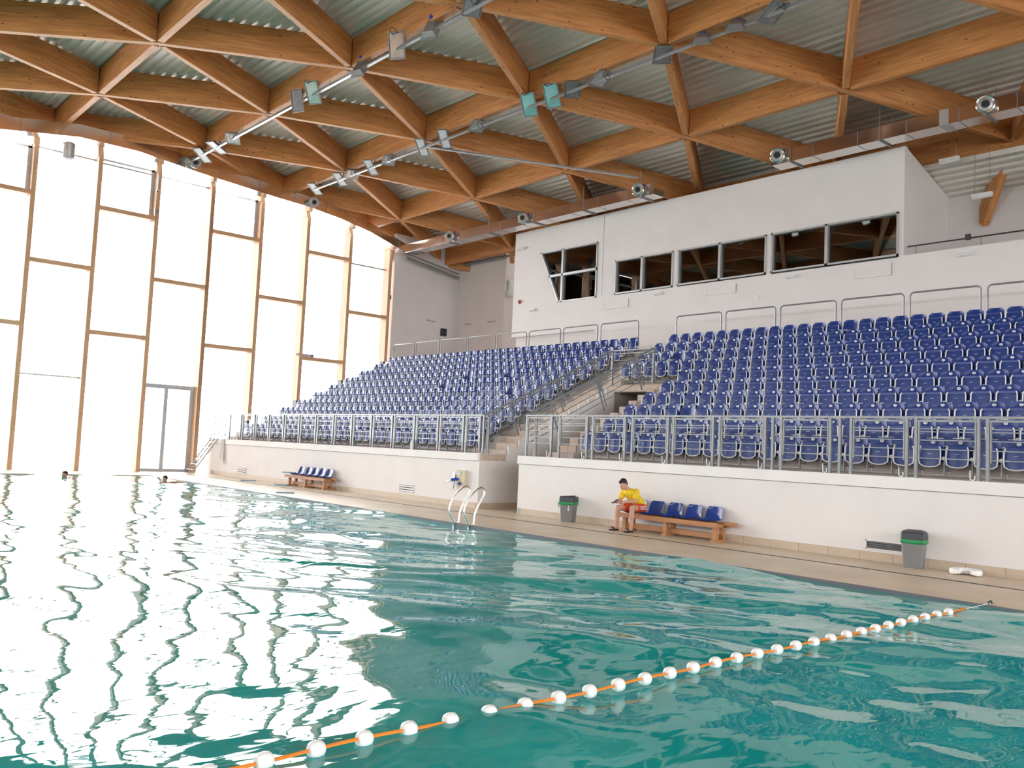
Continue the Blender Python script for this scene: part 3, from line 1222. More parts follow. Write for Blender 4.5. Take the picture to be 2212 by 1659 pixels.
sloped_rail(-18.47, 'sloping grey railing on the far side of the entrance passage')
sloped_rail(-16.82, 'sloping grey railing on the near side of the entrance passage')
t = empty('stair_railing', (-17.6, 20.5, 3.8))
tag(t, 'level grey railing across the head of the entrance passage', 'railing', 'railings round the entrance passage')
B().bar((-0.9, 0, 1.07), (0.85, 0, 1.07), 0.05, 0.04).obj('hand_rail', 'galvanised', t)
B().bar((-0.9, 0, 0.97), (0.85, 0, 0.97), 0.03, 0.03).obj('rail', 'galvanised', t)
for zz in (0.25, 0.5, 0.75):
    B().bar((-0.9, 0, zz), (0.8, 0, zz), 0.016, 0.016).obj('bar', 'galvanised', t)
for x in (-0.88, 0.78):
    B().box(x - 0.035, x + 0.035, -0.035, 0.035, 0, 1.07).obj('post', 'galvanised', t)
# strong posts at the front corners
for x, lab in ((-18.36, 'round grey end post where the far railing meets the stairs'), (-16.45, 'round grey end post inside the near railing at the stairs')):
    o = link('rail_post', B().lathe([(0.045, 0), (0.045, 1.0)], n=12).mesh('rail_post', 'galvanised', True), None, (x, RY + 0.12, 1.49))
    tag(o, lab, 'post')

# ================================================================== REAR GUARD RAILS
RX = [(-36.2, -34.42)] + [(-34.27 + 1.995 * i, -34.27 + 1.995 * i + 1.83) for i in range(7)]
RX += [(-18.76 + 2.012 * i, -18.76 + 2.012 * i + 1.84) for i in range(9)]
for i, (a, b) in enumerate(RX):
    L = b - a
    t = empty('guard_rail', (a, 24.03, 5.38))
    nm = ('%s bent grey guard rail behind the top row counted from the glazed wall' % ORD[i])
    tag(t, nm, 'railing', 'guard rails behind the top row')
    r = 0.025
    pts = [(0, 0, 0), (0, 0, 1.0), (0.03, 0, 1.06), (0.09, 0, 1.09), (L - 0.09, 0, 1.09), (L - 0.03, 0, 1.06), (L, 0, 1.0), (L, 0, 0)]
    B().tube(pts, r, 8).obj('bent_tube', 'galvanised', t, True)
    for x in (0, L):
        B().cbox((x, 0, 0.006), (0.12, 0.12, 0.012)).obj('base_plate', 'galvanised', t)

# parapet hand rail on the right
t = empty('parapet_rail', (-11.5, BY + 0.1, 7.91))
tag(t, 'dark handrail on short bright posts above the gallery parapet', 'railing')
B().tube([(0, 0, 0.27), (19, 0, 0.27)], 0.022, 8).obj('hand_rail', 'dark_steel', t, True)
for x in (0.25, 2.05, 3.8, 5.6):
    B().tube([(x, 0, 0), (x, 0, 0.27)], 0.013, 6).obj('post', 'chrome', t, True)
B().cbox((1.72, -0.05, 0.29), (0.12, 0.1, 0.16)).obj('speaker_box', 'dark_plastic', t)

# ================================================================== DUCTS
def joint_ring(mb, x, y0, y1, z0, z1, e=0.018, w=0.03):
    mb.box(x - w / 2, x + w / 2, y0 - e, y1 + e, z0 - e, z0)
    mb.box(x - w / 2, x + w / 2, y0 - e, y1 + e, z1, z1 + e)
    mb.box(x - w / 2, x + w / 2, y0 - e, y0, z0, z1)
    mb.box(x - w / 2, x + w / 2, y1, y1 + e, z0, z1)


def nozzle(p, d, label, yaw=0.0):
    """jet nozzle: flanged ball with a dark throat, pointing along d"""
    t = empty('air_nozzle', p)
    tag(t, label, 'nozzle', 'air nozzles on the ducts')
    d = Vector(d).normalized()
    q = d.to_track_quat('X', 'Z')
    t.rotation_mode = 'QUATERNION'
    t.rotation_quaternion = q
    B().lathe([(0.16, -0.30), (0.20, -0.10), (0.235, 0.0)], n=20, axis='x').obj('collar', 'galvanised_light', t, True)
    mb = B()
    ring = [(0, 0.215 * math.cos(a), 0.215 * math.sin(a)) for a in [2 * math.pi * k / 20 for k in range(20)]]
    mb.tube(ring, 0.03, 8, closed=True)
    mb.obj('flange', 'chrome', t, True)
    B().lathe([(0.19, 0.005), (0.12, 0.03), (0.105, 0.012)], n=20, axis='x').obj('bell', 'galvanised_light', t, True)
    B().lathe([(0.10, 0.025), (0.095, 0.034)], n=18, axis='x').obj('throat', 'duct_dark', t, True)
    B().cbox((-0.22, 0.20, 0.16), (0.12, 0.10, 0.10)).obj('actuator', 'blue_box', t)
    return t


for a, b, lab in ((-36.0, -20.2, 'shiny metal air duct running above the far half of the stand'), (-15.36, 7.5, 'shiny metal air duct running past the booth corner on the right')):
    t = empty('air_duct', (a, 24.6, 11.35))
    tag(t, lab, 'duct')
    L = b - a
    B().box(0, L, -0.3, 0.3, -0.21, 0.21).obj('duct_body', 'duct_sheet', t)
    x = 1.45
    while x < L - 0.2:
        mb = B()
        joint_ring(mb, x, -0.3, 0.3, -0.21, 0.21, 0.006, 0.02)
        mb.obj('joint', 'galvanised', t)
        x += 1.45
    x = 0.7
    while x < L:
        mb = B().box(x - 0.02, x + 0.02, -0.38, 0.38, -0.255, -0.215)
        for yy in (-0.36, 0.36):
            mb.box(x - 0.008, x + 0.008, yy - 0.008, yy + 0.008, -0.25, 0.75)
        mb.obj('hanger', 'galvanised', t)
        x += 2.9
    if a > -20:
        B().cbox((2.4 + 3.0, 0, 0.0), (0.25, 0.63, 0.45)).obj('tape_band', 'galvanised_light', t)

# duct following the arch of the glazed wall
APTS = [(-13.0, 7.9), (-8, 9.6), (-3, 11.0), (3.0, 12.05), (6.3, 12.42), (9.0, 12.86), (11.2, 12.88), (13.7, 12.62), (17.3, 12.36), (18.9, 12.28), (20.6, 12.08), (22.2, 11.78), (23.5, 11.40), (24.3, 11.17)]
HTS = [0.5] * 8 + [0.5, 0.48, 0.45, 0.45, 0.43, 0.42]
t = empty('air_duct', (-36.3, 5, 12.5))
tag(t, 'shiny metal air duct curving along the top of the glazed wall', 'duct')
for (y0, z0), (y1, z1), h0, h1 in zip(APTS[:-1], APTS[1:], HTS[:-1], HTS[1:]):
    q = [(y0 - 5, z0 - 12.5), (y1 - 5, z1 - 12.5), (y1 - 5, z1 + h1 - 12.5), (y0 - 5, z0 + h0 - 12.5)]
    B().prism(q, -0.3, 0.3).obj('duct_body', 'duct_sheet', t)
    n = 2 if y1 - y0 > 2.4 else 1
    for j in range(n):
        f = (j + 0.5) / n
        yy = y0 + (y1 - y0) * f - 5
        zz = z0 + (z1 - z0) * f - 12.5
        B().box(-0.308, 0.308, yy - 0.012, yy + 0.012, zz - 0.01, zz + h0 + 0.01).obj('joint', 'galvanised', t)
nozzle((-35.72, 13.4, 12.92), (1, -0.15, -0.25), 'round silver air nozzle on the glazed-wall duct, left one')
nozzle((-35.72, 18.95, 12.47), (1, -0.15, -0.25), 'round silver air nozzle on the glazed-wall duct, right one')
for x, lab in ((-32.15, 'first silver air nozzle from the duct corner over the stand'), (-27.08, 'second silver air nozzle on the far stand duct'), (-20.78, 'silver air nozzle at the open end of the far stand duct'),
               (-15.02, 'silver air nozzle at the start of the right-hand duct'), (-8.81, 'largest silver air nozzle on the right-hand duct')):
    nozzle((x, 24.08, 11.36), (0.45, -1, -0.12), lab)

# grey service pipes in the far upper corner
for i, (a, b, lab) in enumerate((((-36.4, 24.6, 11.0), (-36.6, 28.2, 10.55), 'grey service pipe along the end wall below the corner beams'), ((-36.6, 28.35, 11.28), (-29.2, 28.35, 11.28), 'grey service pipe along the back wall below the corner beams'))):
    mb = B().tube([a, b], 0.07, 8)
    mb.tube([Vector(a) + Vector((0.1, -0.1, 0.2)), Vector(b) + Vector((0.1, -0.1, 0.2))], 0.045, 8)
    tag(mb.obj('service_pipe', 'galvanised', None, True), lab, 'pipe')

# ================================================================== FLOODLIGHT ROWS
def tray(a, b, label, w=0.10, h=0.05, n_drop=0):
    a, b = Vector(a), Vector(b)
    t = empty('cable_tray', a)
    tag(t, label, 'cable tray')
    d = b - a
    B().bar((0, 0, 0), d, w, 0.008).obj('tray_base', 'galvanised_light', t)
    r = d.normalized().cross(Vector((0, 0, 1)))
    for sgn in (-1, 1):
        B().bar(r * (sgn * w / 2) + Vector((0, 0, h / 2)), d + r * (sgn * w / 2) + Vector((0, 0, h / 2)), 0.008, h).obj('tray_side', 'galvanised', t)
    for i in range(n_drop):
        p = d * ((i + 0.5) / n_drop)
        B().tube([p, p + Vector((0, 0, 0.5))], 0.007, 5).obj('drop_rod', 'galvanised', t)
    return t


TZ1, TZ2 = zroof(13.35) - 0.30, zroof(18.2) - 0.32
tray((-36.2, 13.25, TZ1 + 0.06), (-2.0, 13.25, TZ1 - 0.08), 'galvanised cable tray under the row of floodlights over the pool', n_drop=16)
tray((-34.3, 18.1, TZ2), (-2.0, 18.1, TZ2 - 0.02), 'galvanised cable tray under the row of floodlights over the stand front', n_drop=16)
tray((-25.9, 18.15, TZ2 + 0.02), (-20.7, 24.0, 11.75), 'perforated cable tray running diagonally from the floodlights to the duct', w=0.14, n_drop=4)


def floodlight(kind, p, tilt, yaw, label, roll=0.0):
    """kind led: flat panel; foil: crinkled reflector glass; dark: black body; shell: curved hood seen from the back"""
    t = empty('floodlight', p)
    tag(t, label, 'floodlight', 'floodlights under the roof')
    h = empty('housing_pivot') if False else None
    rot = Matrix.Rotation(math.radians(yaw), 4, 'Z') @ Matrix.Rotation(math.radians(-tilt), 4, 'X') @ Matrix.Rotation(math.radians(roll), 4, 'Y')
    def put(mb, name, mat, smooth=False):
        o = mb.obj(name, mat, t, smooth)
        o.matrix_local = rot
        return o
    w, l = (0.24, 0.36) if kind != 'led' else (0.17, 0.46)
    bodymat = 'dark_plastic' if kind == 'dark' else 'lamp_body'
    # body: tapering box, lens facing local -Z
    pts = [(-w, -l, -0.06), (w, -l, -0.06), (w, l, -0.06), (-w, l, -0.06), (-w * 0.6, -l * 0.7, 0.08), (w * 0.6, -l * 0.7, 0.08), (w * 0.6, l * 0.7, 0.08), (-w * 0.6, l * 0.7, 0.08)]
    put(B().poly(pts, [(0, 3, 2, 1), (4, 5, 6, 7), (0, 1, 5, 4), (1, 2, 6, 5), (2, 3, 7, 6), (3, 0, 4, 7)]), 'housing', bodymat)
    lens = {'led': 'lamp_face', 'foil': 'lamp_glass', 'dark': 'galvanised', 'shell': 'lamp_glass'}[kind]
    put(B().box(-w + 0.03, w - 0.03, -l + 0.03, l - 0.03, -0.075, -0.055), 'lens', lens)
    mb = B()
    for sgn in (-1, 1):
        mb.box(sgn * w - 0.015, sgn * w + 0.015, -l, l, -0.085, -0.05)
        mb.box(-w, w, sgn * l - 0.015, sgn * l + 0.015, -0.085, -0.05)
    put(mb, 'rim', 'galvanised')
    if kind in ('foil', 'shell'):
        put(B().cbox((0, l * 0.8, 0.12), (0.12, 0.12, 0.10)), 'junction_box', 'blue_box')
    # bracket and pair of threaded rods up to the beam
    mb = B()
    for dx in (-0.14, 0.14):
        mb.box(dx - 0.014, dx + 0.014, 0.05, 0.078, 0.0, 0.85)
    mb.obj('threaded_rod', 'galvanised', t)
    B().box(-0.18, 0.18, 0.0, 0.12, -0.02, 0.02).obj('bracket', 'galvanised', t)
    if kind == 'foil':
        put(B().tube([(0.05, -l * 0.9, -0.1), (0.08, -l * 1.15, -0.28), (0.0, -l * 1.2, -0.36), (-0.1, -l * 1.1, -0.25), (-0.08, -l * 0.85, -0.08)], 0.011, 5), 'cable', 'ink', True)
    return t


ROW1 = [('foil', -35.94, 10, 20), ('led', -34.6, 18, 35), ('led', -33.2, 10, 30), ('foil', -31.7, 12, 60), ('dark', -26.5, 75, 20), ('foil', -25.45, 60, 25),
        ('shell', -22.6, -60, 20), ('foil', -20.6, 75, 28), ('shell', -19.0, -62, 25), ('foil', -17.2, 12, 60)]
W1 = ['nearest the glazed wall', 'second from the glazed wall', 'third from the glazed wall', 'fourth from the glazed wall', '', '', '', '', '', '']
D1 = ['small silver floodlight on the pool row next to the glazed-wall nozzle', 'pale flat floodlight on the pool row, outermost of the far cluster', 'pale flat floodlight on the pool row, middle of the far cluster',
      'crinkled silver floodlight with blue box, inner end of the far pool cluster', 'black floodlight on the pool row, tilted sideways', 'crinkled silver floodlight right beside the black one',
      'hooded floodlight on the pool row seen from behind, left one', 'upright silver floodlight with a looped cable between two hoods', 'hooded floodlight on the pool row seen from behind, right one',
      'crinkled silver floodlight of the pool row at the top edge of the picture']
for (kd, x, ti, ya), lab in zip(ROW1, D1):
    floodlight(kd, (x, 13.25, TZ1 + 0.12), ti, ya, lab)
ROW2 = [('led', -34.11, 14, 35), ('led', -32.0, 16, 35), ('foil', -31.0, 10, 65), ('led', -29.6, 20, 35), ('foil', -28.3, 12, 65), ('led', -26.1, 22, 38), ('led', -24.75, 24, 38), ('foil', -22.9, 8, 65),
        ('foil', -20.25, 58, 20), ('foil', -19.2, 58, 20), ('dark', -18.35, 15, 45), ('foil', -17.2, 10, 70), ('dark', -14.9, 12, 45), ('shell', -13.6, -40, 30), ('shell', -12.55, -40, 25), ('foil', -11.5, 15, 65)]
D2 = ['pale flat floodlight at the far end of the stand row', 'pale flat floodlight, second from the far end of the stand row', 'white crinkled floodlight with blue box, third in the stand row', 'pale flat floodlight, fourth in the stand row',
      'crinkled silver floodlight, fifth in the stand row', 'pale ribbed flat floodlight where the diagonal tray starts', 'pale ribbed flat floodlight just right of the diagonal tray', 'crinkled silver floodlight, eighth in the stand row',
      'square silver floodlight tipped towards the pool, left of a pair', 'square silver floodlight tipped towards the pool, right of a pair', 'dark framed flat floodlight above the tipped pair', 'white foil floodlight beside the dark framed one',
      'dark framed flat floodlight at the beam crossing near the top', 'hooded floodlight from behind on the stand row, left one', 'hooded floodlight from behind on the stand row, right one', 'crinkled silver floodlight, last of the stand row on the right']
for (kd, x, ti, ya), lab in zip(ROW2, D2):
    floodlight(kd, (x, 18.1, TZ2 + 0.10), ti, ya, lab)

# ================================================================== WALL FITTINGS ON THE BOOTH
for x, lab in ((-27.73, 'white emergency light at the left end of the booth wall'), (-20.79, 'white emergency light below the smallest two-pane booth window'), (-15.26, 'white emergency light below the wide booth window'), (-9.83, 'white emergency light on the parapet to the right')):
    t = empty('emergency_light', (x, BY, 7.69))
    tag(t, lab, 'light', 'emergency lights on the booth wall')
    B().box(-0.17, 0.17, -0.05, 0.0, -0.05, 0.06).obj('body', 'white_plastic', t)
    B().tube([(-0.15, -0.06, 0.0), (0.15, -0.06, 0.0)], 0.045, 8).obj('diffuser', 'lamp_face', t, True)
for (x0, z0, x1, z1), lab in (((-23.55, 7.33, -22.27, 7.66), 'flush white access panel left below the booth windows'), ((-18.61, 7.40, -17.38, 7.71), 'flush white access panel below the middle booth window'), ((-13.11, 7.36, -11.93, 7.74), 'flush white access panel below the wide booth window')):
    t = empty('access_panel', (x0, BY, z0))
    tag(t, lab, 'panel', 'access panels on the booth wall')
    L, H = x1 - x0, z1 - z0
    B().box(0, L, -0.018, 0.0, 0, H).obj('leaf', 'plaster', t)
    mb = B()
    for a in (0, L - 0.02):
        mb.box(a, a + 0.02, -0.026, -0.004, 0, H)
    for a in (0, H - 0.02):
        mb.box(0, L, -0.026, -0.004, a, a + 0.02)
    mb.obj('edge', 'coping', t)
t = tag(empty('wall_socket', (-16.56, BY, 7.1)), 'small square white plate on the booth wall above the seats', 'socket')
B().box(-0.1, 0.1, -0.02, 0, -0.08, 0.12).obj('plate', 'plaster', t)
B().box(-0.05, 0.05, -0.03, -0.018, -0.03, 0.07).obj('insert', 'coping', t)
t = tag(empty('security_camera', (-28.5, BY, 10.5)), 'small white camera high at the left edge of the booth', 'camera')
B().tube([(0.05, 0, 0.02), (0.0, -0.10, 0.0)], 0.02, 6).obj('arm', 'white_plastic', t)
B().tube([(0.12, -0.10, 0.03), (-0.22, -0.14, -0.05)], 0.055, 10).obj('body', 'white_plastic', t, True)
B().tube([(-0.22, -0.14, -0.05), (-0.235, -0.142, -0.054)], 0.045, 10).obj('lens', 'ink', t)
t = tag(empty('alarm_sounder', (-28.6, BY, 8.13)), 'round red alarm sounder on the booth wall', 'alarm')
B().lathe([(0.09, 0.0), (0.09, -0.03), (0.06, -0.08)], n=16, axis='y').obj('body', 'red_paint', t, True)
B().lathe([(0.1, 0.0), (0.1, -0.012)], n=16, axis='y').obj('base', 'white_plastic', t)
t = tag(empty('wall_lamp', (-33.28, 28.86, 9.4)), 'white bulkhead lamp with a tubular top in the dark recess', 'lamp')
B().lathe([(0.14, 0.5), (0.14, 1.0)], c=(0.16, 0, -0.25), n=12).obj('tube_top', 'white_plastic', t, True)
B().lathe([(0.05, 0.25), (0.2, 0.12), (0.24, -0.1), (0.15, -0.2)], c=(0.18, 0, 0.1), n=14).obj('globe', 'lamp_face', t, True)
B().box(0.0, 0.16, -0.04, 0.04, 0.0, 0.7).obj('bracket', 'white_plastic', t)
t = tag(empty('electric_panel', (GX, 27.45, 7.4)), 'small dark grey box on the pale end wall', 'panel')
B().box(0, 0.08, 0, 0.36, 0, 0.40).obj('box', 'dark_plastic', t)
B().box(0.08, 0.09, 0.03, 0.33, 0.03, 0.37).obj('cover', 'dark_steel', t)
for (a, b, lab) in (((GX + 0.012, 26.49, 8.12), (GX + 0.012, 27.07, 8.09), 'thin slot on the pale end wall above the dark box'), ((-36.37, 28.588, 8.1), (-35.86, 28.588, 8.09), 'thin slot on the corner back wall, left one'), ((-34.52, 28.588, 8.08), (-33.9, 28.588, 8.08), 'thin slot on the corner back wall, right one')):
    tag(B().bar(a, b, 0.02, 0.06).obj('wall_slot', 'concrete', None), lab, 'slot', 'thin slots on the upper walls')
# hanging tube lights under the eave
for i, (x, z, lab) in enumerate(((-10.7, 10.88, 'upper white tube light hanging by the booth corner'), (-9.77, 9.62, 'lower white tube light hanging by the raking strut'))):
    t = tag(empty('tube_light', (x, 26.5, z)), lab, 'light', 'tube lights under the eave')
    B().box(-0.28, 0.28, -0.06, 0.06, -0.05, 0.06).obj('body', 'white_plastic', t)
    B().tube([(-0.26, 0, -0.06), (0.26, 0, -0.06)], 0.035, 8).obj('diffuser', 'lamp_face', t, True)
    for sx in (-0.2, 0.2):
        B().box(sx - 0.005, sx + 0.005, -0.005, 0.005, 0.06, 0.5 + i * 0.9).obj('suspension', 'galvanised', t)

# ================================================================== GLAZED WALL FITTINGS
t = tag(empty('loudspeaker', (-36.25, 8.72, 12.42)), 'silver cylindrical loudspeaker hanging at the top of the glazing', 'loudspeaker')
B().lathe([(0.19, -0.42), (0.205, -0.40), (0.205, 0.15), (0.15, 0.2)], n=18).obj('body', 'galvanised_light', t, True)
B().lathe([(0.16, -0.43), (0.16, -0.42)], n=18).obj('grille', 'dark_steel', t)
B().box(-0.02, 0.02, -0.24, 0.24, 0.1, 0.14).obj('yoke', 'galvanised', t)
B().tube([(0, 0.24, 0.12), (0.02, 0.34, 0.0), (0, 0.4, 0.2)], 0.012, 5).obj('cable', 'ink', t)
t = tag(empty('security_camera', (GX, 12.38, 11.72)), 'small dome camera on the third mullion of the glazing', 'camera')
B().box(0.0, 0.06, -0.02, 0.02, 0.0, 0.7).obj('conduit', 'alu_frame', t)
B().ball((0.06, 0, -0.02), 0.07, 10, 8).obj('dome', 'white_plastic', t, True)
B().ball((0.10, -0.02, -0.05), 0.04, 8, 6).obj('lens', 'ink', t, True)
for y, z, lab in ((12.40, 10.72, 'grey junction box on the third mullion above a transom'), (24.16, 8.85, 'grey junction box on the last mullion')):
    t = tag(empty('junction_box', (GX, y, z)), lab, 'box', 'junction boxes on the mullions')
    B().box(0, 0.05, -0.07, 0.07, 0, 0.22).obj('body', 'alu_frame', t)
    B().box(0.05, 0.058, -0.06, 0.06, 0.01, 0.21).obj('cover', 'galvanised', t)
# banner board on a transom: SEKTOR B
t = tag(empty('sector_sign', (GX - 0.12, 19.25, 5.50)), 'small printed board reading SEKTOR B on a transom', 'sign')
B().prism([(0.0, 0.0), (0.92, 0.0), (0.92, 0.13), (0.0, 0.13)], 0.0, 0.02).obj('board', 'cloth_white', t)
vs_, fs_ = text_verts('SEKTOR', 0.15)
B().poly([(0.022, 0.36 + v[0], 0.068 + v[1]) for v in vs_], fs_).obj('lettering', 'ink', t)
B().prism([(0.74, 0.015), (0.89, 0.015), (0.89, 0.115), (0.74, 0.115)], 0.0, 0.021).obj('blue_field', 'blue_box', t)
vs_, fs_ = text_verts('B', 0.12)
B().poly([(0.023, 0.815 + v[0], 0.066 + v[1]) for v in vs_], fs_).obj('lettering', 'cloth_white', t)

# ================================================================== FRONT WALL FITTINGS
def grille(x0, x1, z0, z1, n, label, slatmat='galvanised'):
    t = tag(empty('vent_grille', (x0, WY, z0)), label, 'vent', 'vent grilles in the wall below the seats')
    L, H = x1 - x0, z1 - z0
    B().box(0, L, -0.004, 0.0, 0, H).obj('backing', 'ink', t)
    mb = B()
    f = 0.018
    for a in (-f, L):
        mb.box(a, a + f, -0.018, 0, -f, H + f)
    for a in (-f, H):
        mb.box(-f, L + f, -0.018, 0, a, a + f)
    mb.obj('frame', 'coping', t)
    for i in range(n):
        z = H * (i + 0.5) / n
        B().poly([(0, -0.016, z - H / n * 0.28), (L, -0.016, z - H / n * 0.28), (L, -0.004, z + H / n * 0.28), (0, -0.004, z + H / n * 0.28), (0, -0.012, z - H / n * 0.34), (L, -0.012, z - H / n * 0.34), (L, 0.0, z + H / n * 0.22), (0, 0.0, z + H / n * 0.22)],
                 [(0, 1, 2, 3), (7, 6, 5, 4), (0, 4, 5, 1), (3, 2, 6, 7), (0, 3, 7, 4), (1, 5, 6, 2)]).obj('slat', slatmat, t)
    return t


grille(-7.48, -6.85, 0.21, 0.335, 4, 'dark slotted vent grille beside the right-hand bin')
grille(-22.12, -21.40, 0.22, 0.42, 3, 'white framed vent grille left of the pool ladder', 'coping')
grille(-33.55, -32.82, 0.15, 0.38, 3, 'small vent grille near the far end of the wall', 'coping')
# power outlet board
t = tag(empty('outlet_board', (-19.2, WY, 0.5)), 'beige outlet board with sockets and blue plugs on the wall', 'outlet board')
B().box(-0.05, 0.33, -0.10, 0.0, 0.05, 0.50).obj('back_box', 'beige_box', t)
B().box(-0.48, -0.08, -0.03, 0.0, -0.04, 0.30).obj('low_box', 'cloth_white', t)
mb = B()
for i in range(3):
    mb.tube([(-0.03 + 0.07 * i, -0.11, 0.36), (-0.03 + 0.07 * i, -0.11, 0.47)], 0.028, 8)
mb.obj('breaker', 'white_plastic', t, True)
B().tube([(0.06, -0.12, 0.25), (-0.10, -0.22, 0.22)], 0.04, 8).obj('plug', 'blue_box', t, True)
B().tube([(0.15, -0.10, 0.13), (0.15, -0.17, 0.12)], 0.045, 8).obj('plug', 'blue_box', t, True)
B().tube([(-0.10, -0.22, 0.22), (-0.22, -0.24, 0.17), (-0.33, -0.22, 0.22)], 0.035, 8).obj('socket', 'white_plastic', t, True)
B().box(-0.2, -0.08, -0.12, -0.02, 0.28, 0.42).obj('switch', 'galvanised_light', t)
B().tube([(-0.12, -0.08, 0.30), (-0.12, -0.12, -0.02)], 0.01, 5).obj('cable', 'ink', t)
# towel over the coping at the far end
mb = B()
n = 9
pts, fs = [], []
prof = [(WY + 0.30, 1.36), (WY + 0.24, 1.502), (WY + 0.05, 1.506), (WY - 0.045, 1.49), (WY - 0.06, 1.30), (WY - 0.05, 1.05), (WY - 0.055, 0.80), (WY - 0.045, 0.56)]
for i, (yy, zz) in enumerate(prof):
    for j in range(n):
        u = j / (n - 1) * 2 - 1
        w = 0.11 + 0.06 * max(0, 1.3 - zz)
        pts.append((-35.02 + u * w, yy - 0.018 * math.cos(u * 9 + i * 0.5) * (1 if i > 2 else 0.1) - (0.02 if i > 2 else 0), zz - (0.10 * u if i == len(prof) - 1 else 0)))
m0 = len(pts)
pts += [(p[0], p[1] + 0.008, p[2] + 0.003) for p in pts]
for i in range(len(prof) - 1):
    for j in range(n - 1):
        a = i * n + j
        q = (a, a + 1, a + n + 1, a + n)
        fs += [q, tuple(m0 + k for k in reversed(q))]
for i in range(len(prof) - 1):
    for a in (i * n, i * n + n - 1):
        fs.append((a, a + n, m0 + a + n, m0 + a))
mb.poly(pts, fs)
tag(mb.obj('towel', 'cloth_white', None, True), 'pale towel hanging over the coping at the far end', 'towel')
# white bottle-like post sleeve on the coping
o = link('water_bottle', B().lathe([(0.045, 0), (0.05, 0.02), (0.05, 0.22), (0.03, 0.27), (0.018, 0.29), (0.018, 0.32)], n=12).mesh('water_bottle', 'white_plastic', True), None, (-21.62, WY + 0.02, 1.49))
tag(o, 'white bottle standing on the coping of the far wall', 'bottle')

# steel ladder up to the far landing
t = tag(empty('wall_ladder', (-36.1, 14.9, 0)), 'leaning pale steel ladder up to the landing by the glazed wall', 'ladder')
for dx in (-0.36, 0.0, 0.36):
    B().bar((-0.85 + dx, -0.35, 0.0), (0.28 + dx, 0.2, 1.50), 0.035, 0.05).obj('stringer', 'galvanised_light', t)
for i in range(6):
    f = (i + 0.6) / 6.3
    c = Vector((-0.85, -0.35, 0)).lerp(Vector((0.28, 0.2, 1.5)), f)
    B().box(c.x - 0.38, c.x + 0.38, c.y - 0.06, c.y + 0.06, c.z - 0.012, c.z + 0.012).obj('tread', 'galvanised_light', t)

# ================================================================== POOL LADDER
t = tag(empty('pool_ladder', (-15.0, 12.0, 0)), 'bent chrome pool ladder rails at the pool edge', 'ladder')
PA = [(11.88, -0.35), (11.86, 0.02), (11.72, 0.23), (11.75, 0.40), (11.84, 0.56), (11.96, 0.68), (12.07, 0.76), (12.18, 0.79), (12.26, 0.76), (12.28, 0.66), (12.20, 0.53), (12.11, 0.40), (12.03, 0.22), (12.01, 0.0)]
for x, f in ((-15.2, 1.0), (-14.68, 1.0)):
    B().tube([(x + 15.0, a - 12.0 + 0.04, b * f) for a, b in PA], 0.021, 10).obj('rail', 'chrome', t, True)
    B().lathe([(0.045, 0.0), (0.045, 0.012)], c=(x + 15.0, 0.05, 0.0), n=12).obj('base_plate', 'chrome', t)
for z in (-0.12, -0.3):
    B().box(-0.2, 0.32, -0.16, -0.09, z - 0.02, z).obj('tread', 'chrome', t)

# ================================================================== BENCHES WITH PLASTIC SEATS
def shell_seat():
    mb = B()
    n, pr = 10, [(-0.19, 0.02), (-0.20, 0.045), (-0.12, 0.02), (0.0, 0.015), (0.10, 0.03), (0.15, 0.07), (0.17, 0.14), (0.185, 0.22), (0.197, 0.27), (0.203, 0.295)]
    wd = [0.40, 0.41, 0.42, 0.42, 0.41, 0.395, 0.39, 0.385, 0.35, 0.28]
    pts, fs = [], []
    for (yy, zz), w in zip(pr, wd):
        for j in range(n + 1):
            u = j / n * 2 - 1
            up = 0.03 * u ** 4 if zz < 0.06 else 0.0
            fwd = -0.045 * u * u * (1.0 if zz < 0.2 else 0.6) if zz >= 0.06 else 0.0
            pts.append((u * w / 2, yy + fwd, zz + up))
    m0 = len(pts)
    pts += [(p[0], p[1] + (0.012 if i // (n + 1) > 4 else 0.0), p[2] - (0.0 if i // (n + 1) > 4 else 0.014)) for i, p in enumerate(list(pts))]
    R_ = len(pr)
    for i in range(R_ - 1):
        for j in range(n):
            a = i * (n + 1) + j
            q = (a, a + 1, a + n + 2, a + n + 1)
            fs += [q, tuple(m0 + k for k in reversed(q))]
    edge = [j for j in range(n + 1)] + [(i + 1) * (n + 1) + n for i in range(R_ - 1)] + [(R_ - 1) * (n + 1) + j for j in reversed(range(n))] + [i * (n + 1) for i in reversed(range(1, R_ - 1))]
    for a, b in zip(edge, edge[1:] + edge[:1]):
        fs.append((a, b, m0 + b, m0 + a))
    return mb.poly(pts, fs).mesh('seat_shell', 'seat_blue_bench', True)


SHELL = shell_seat()


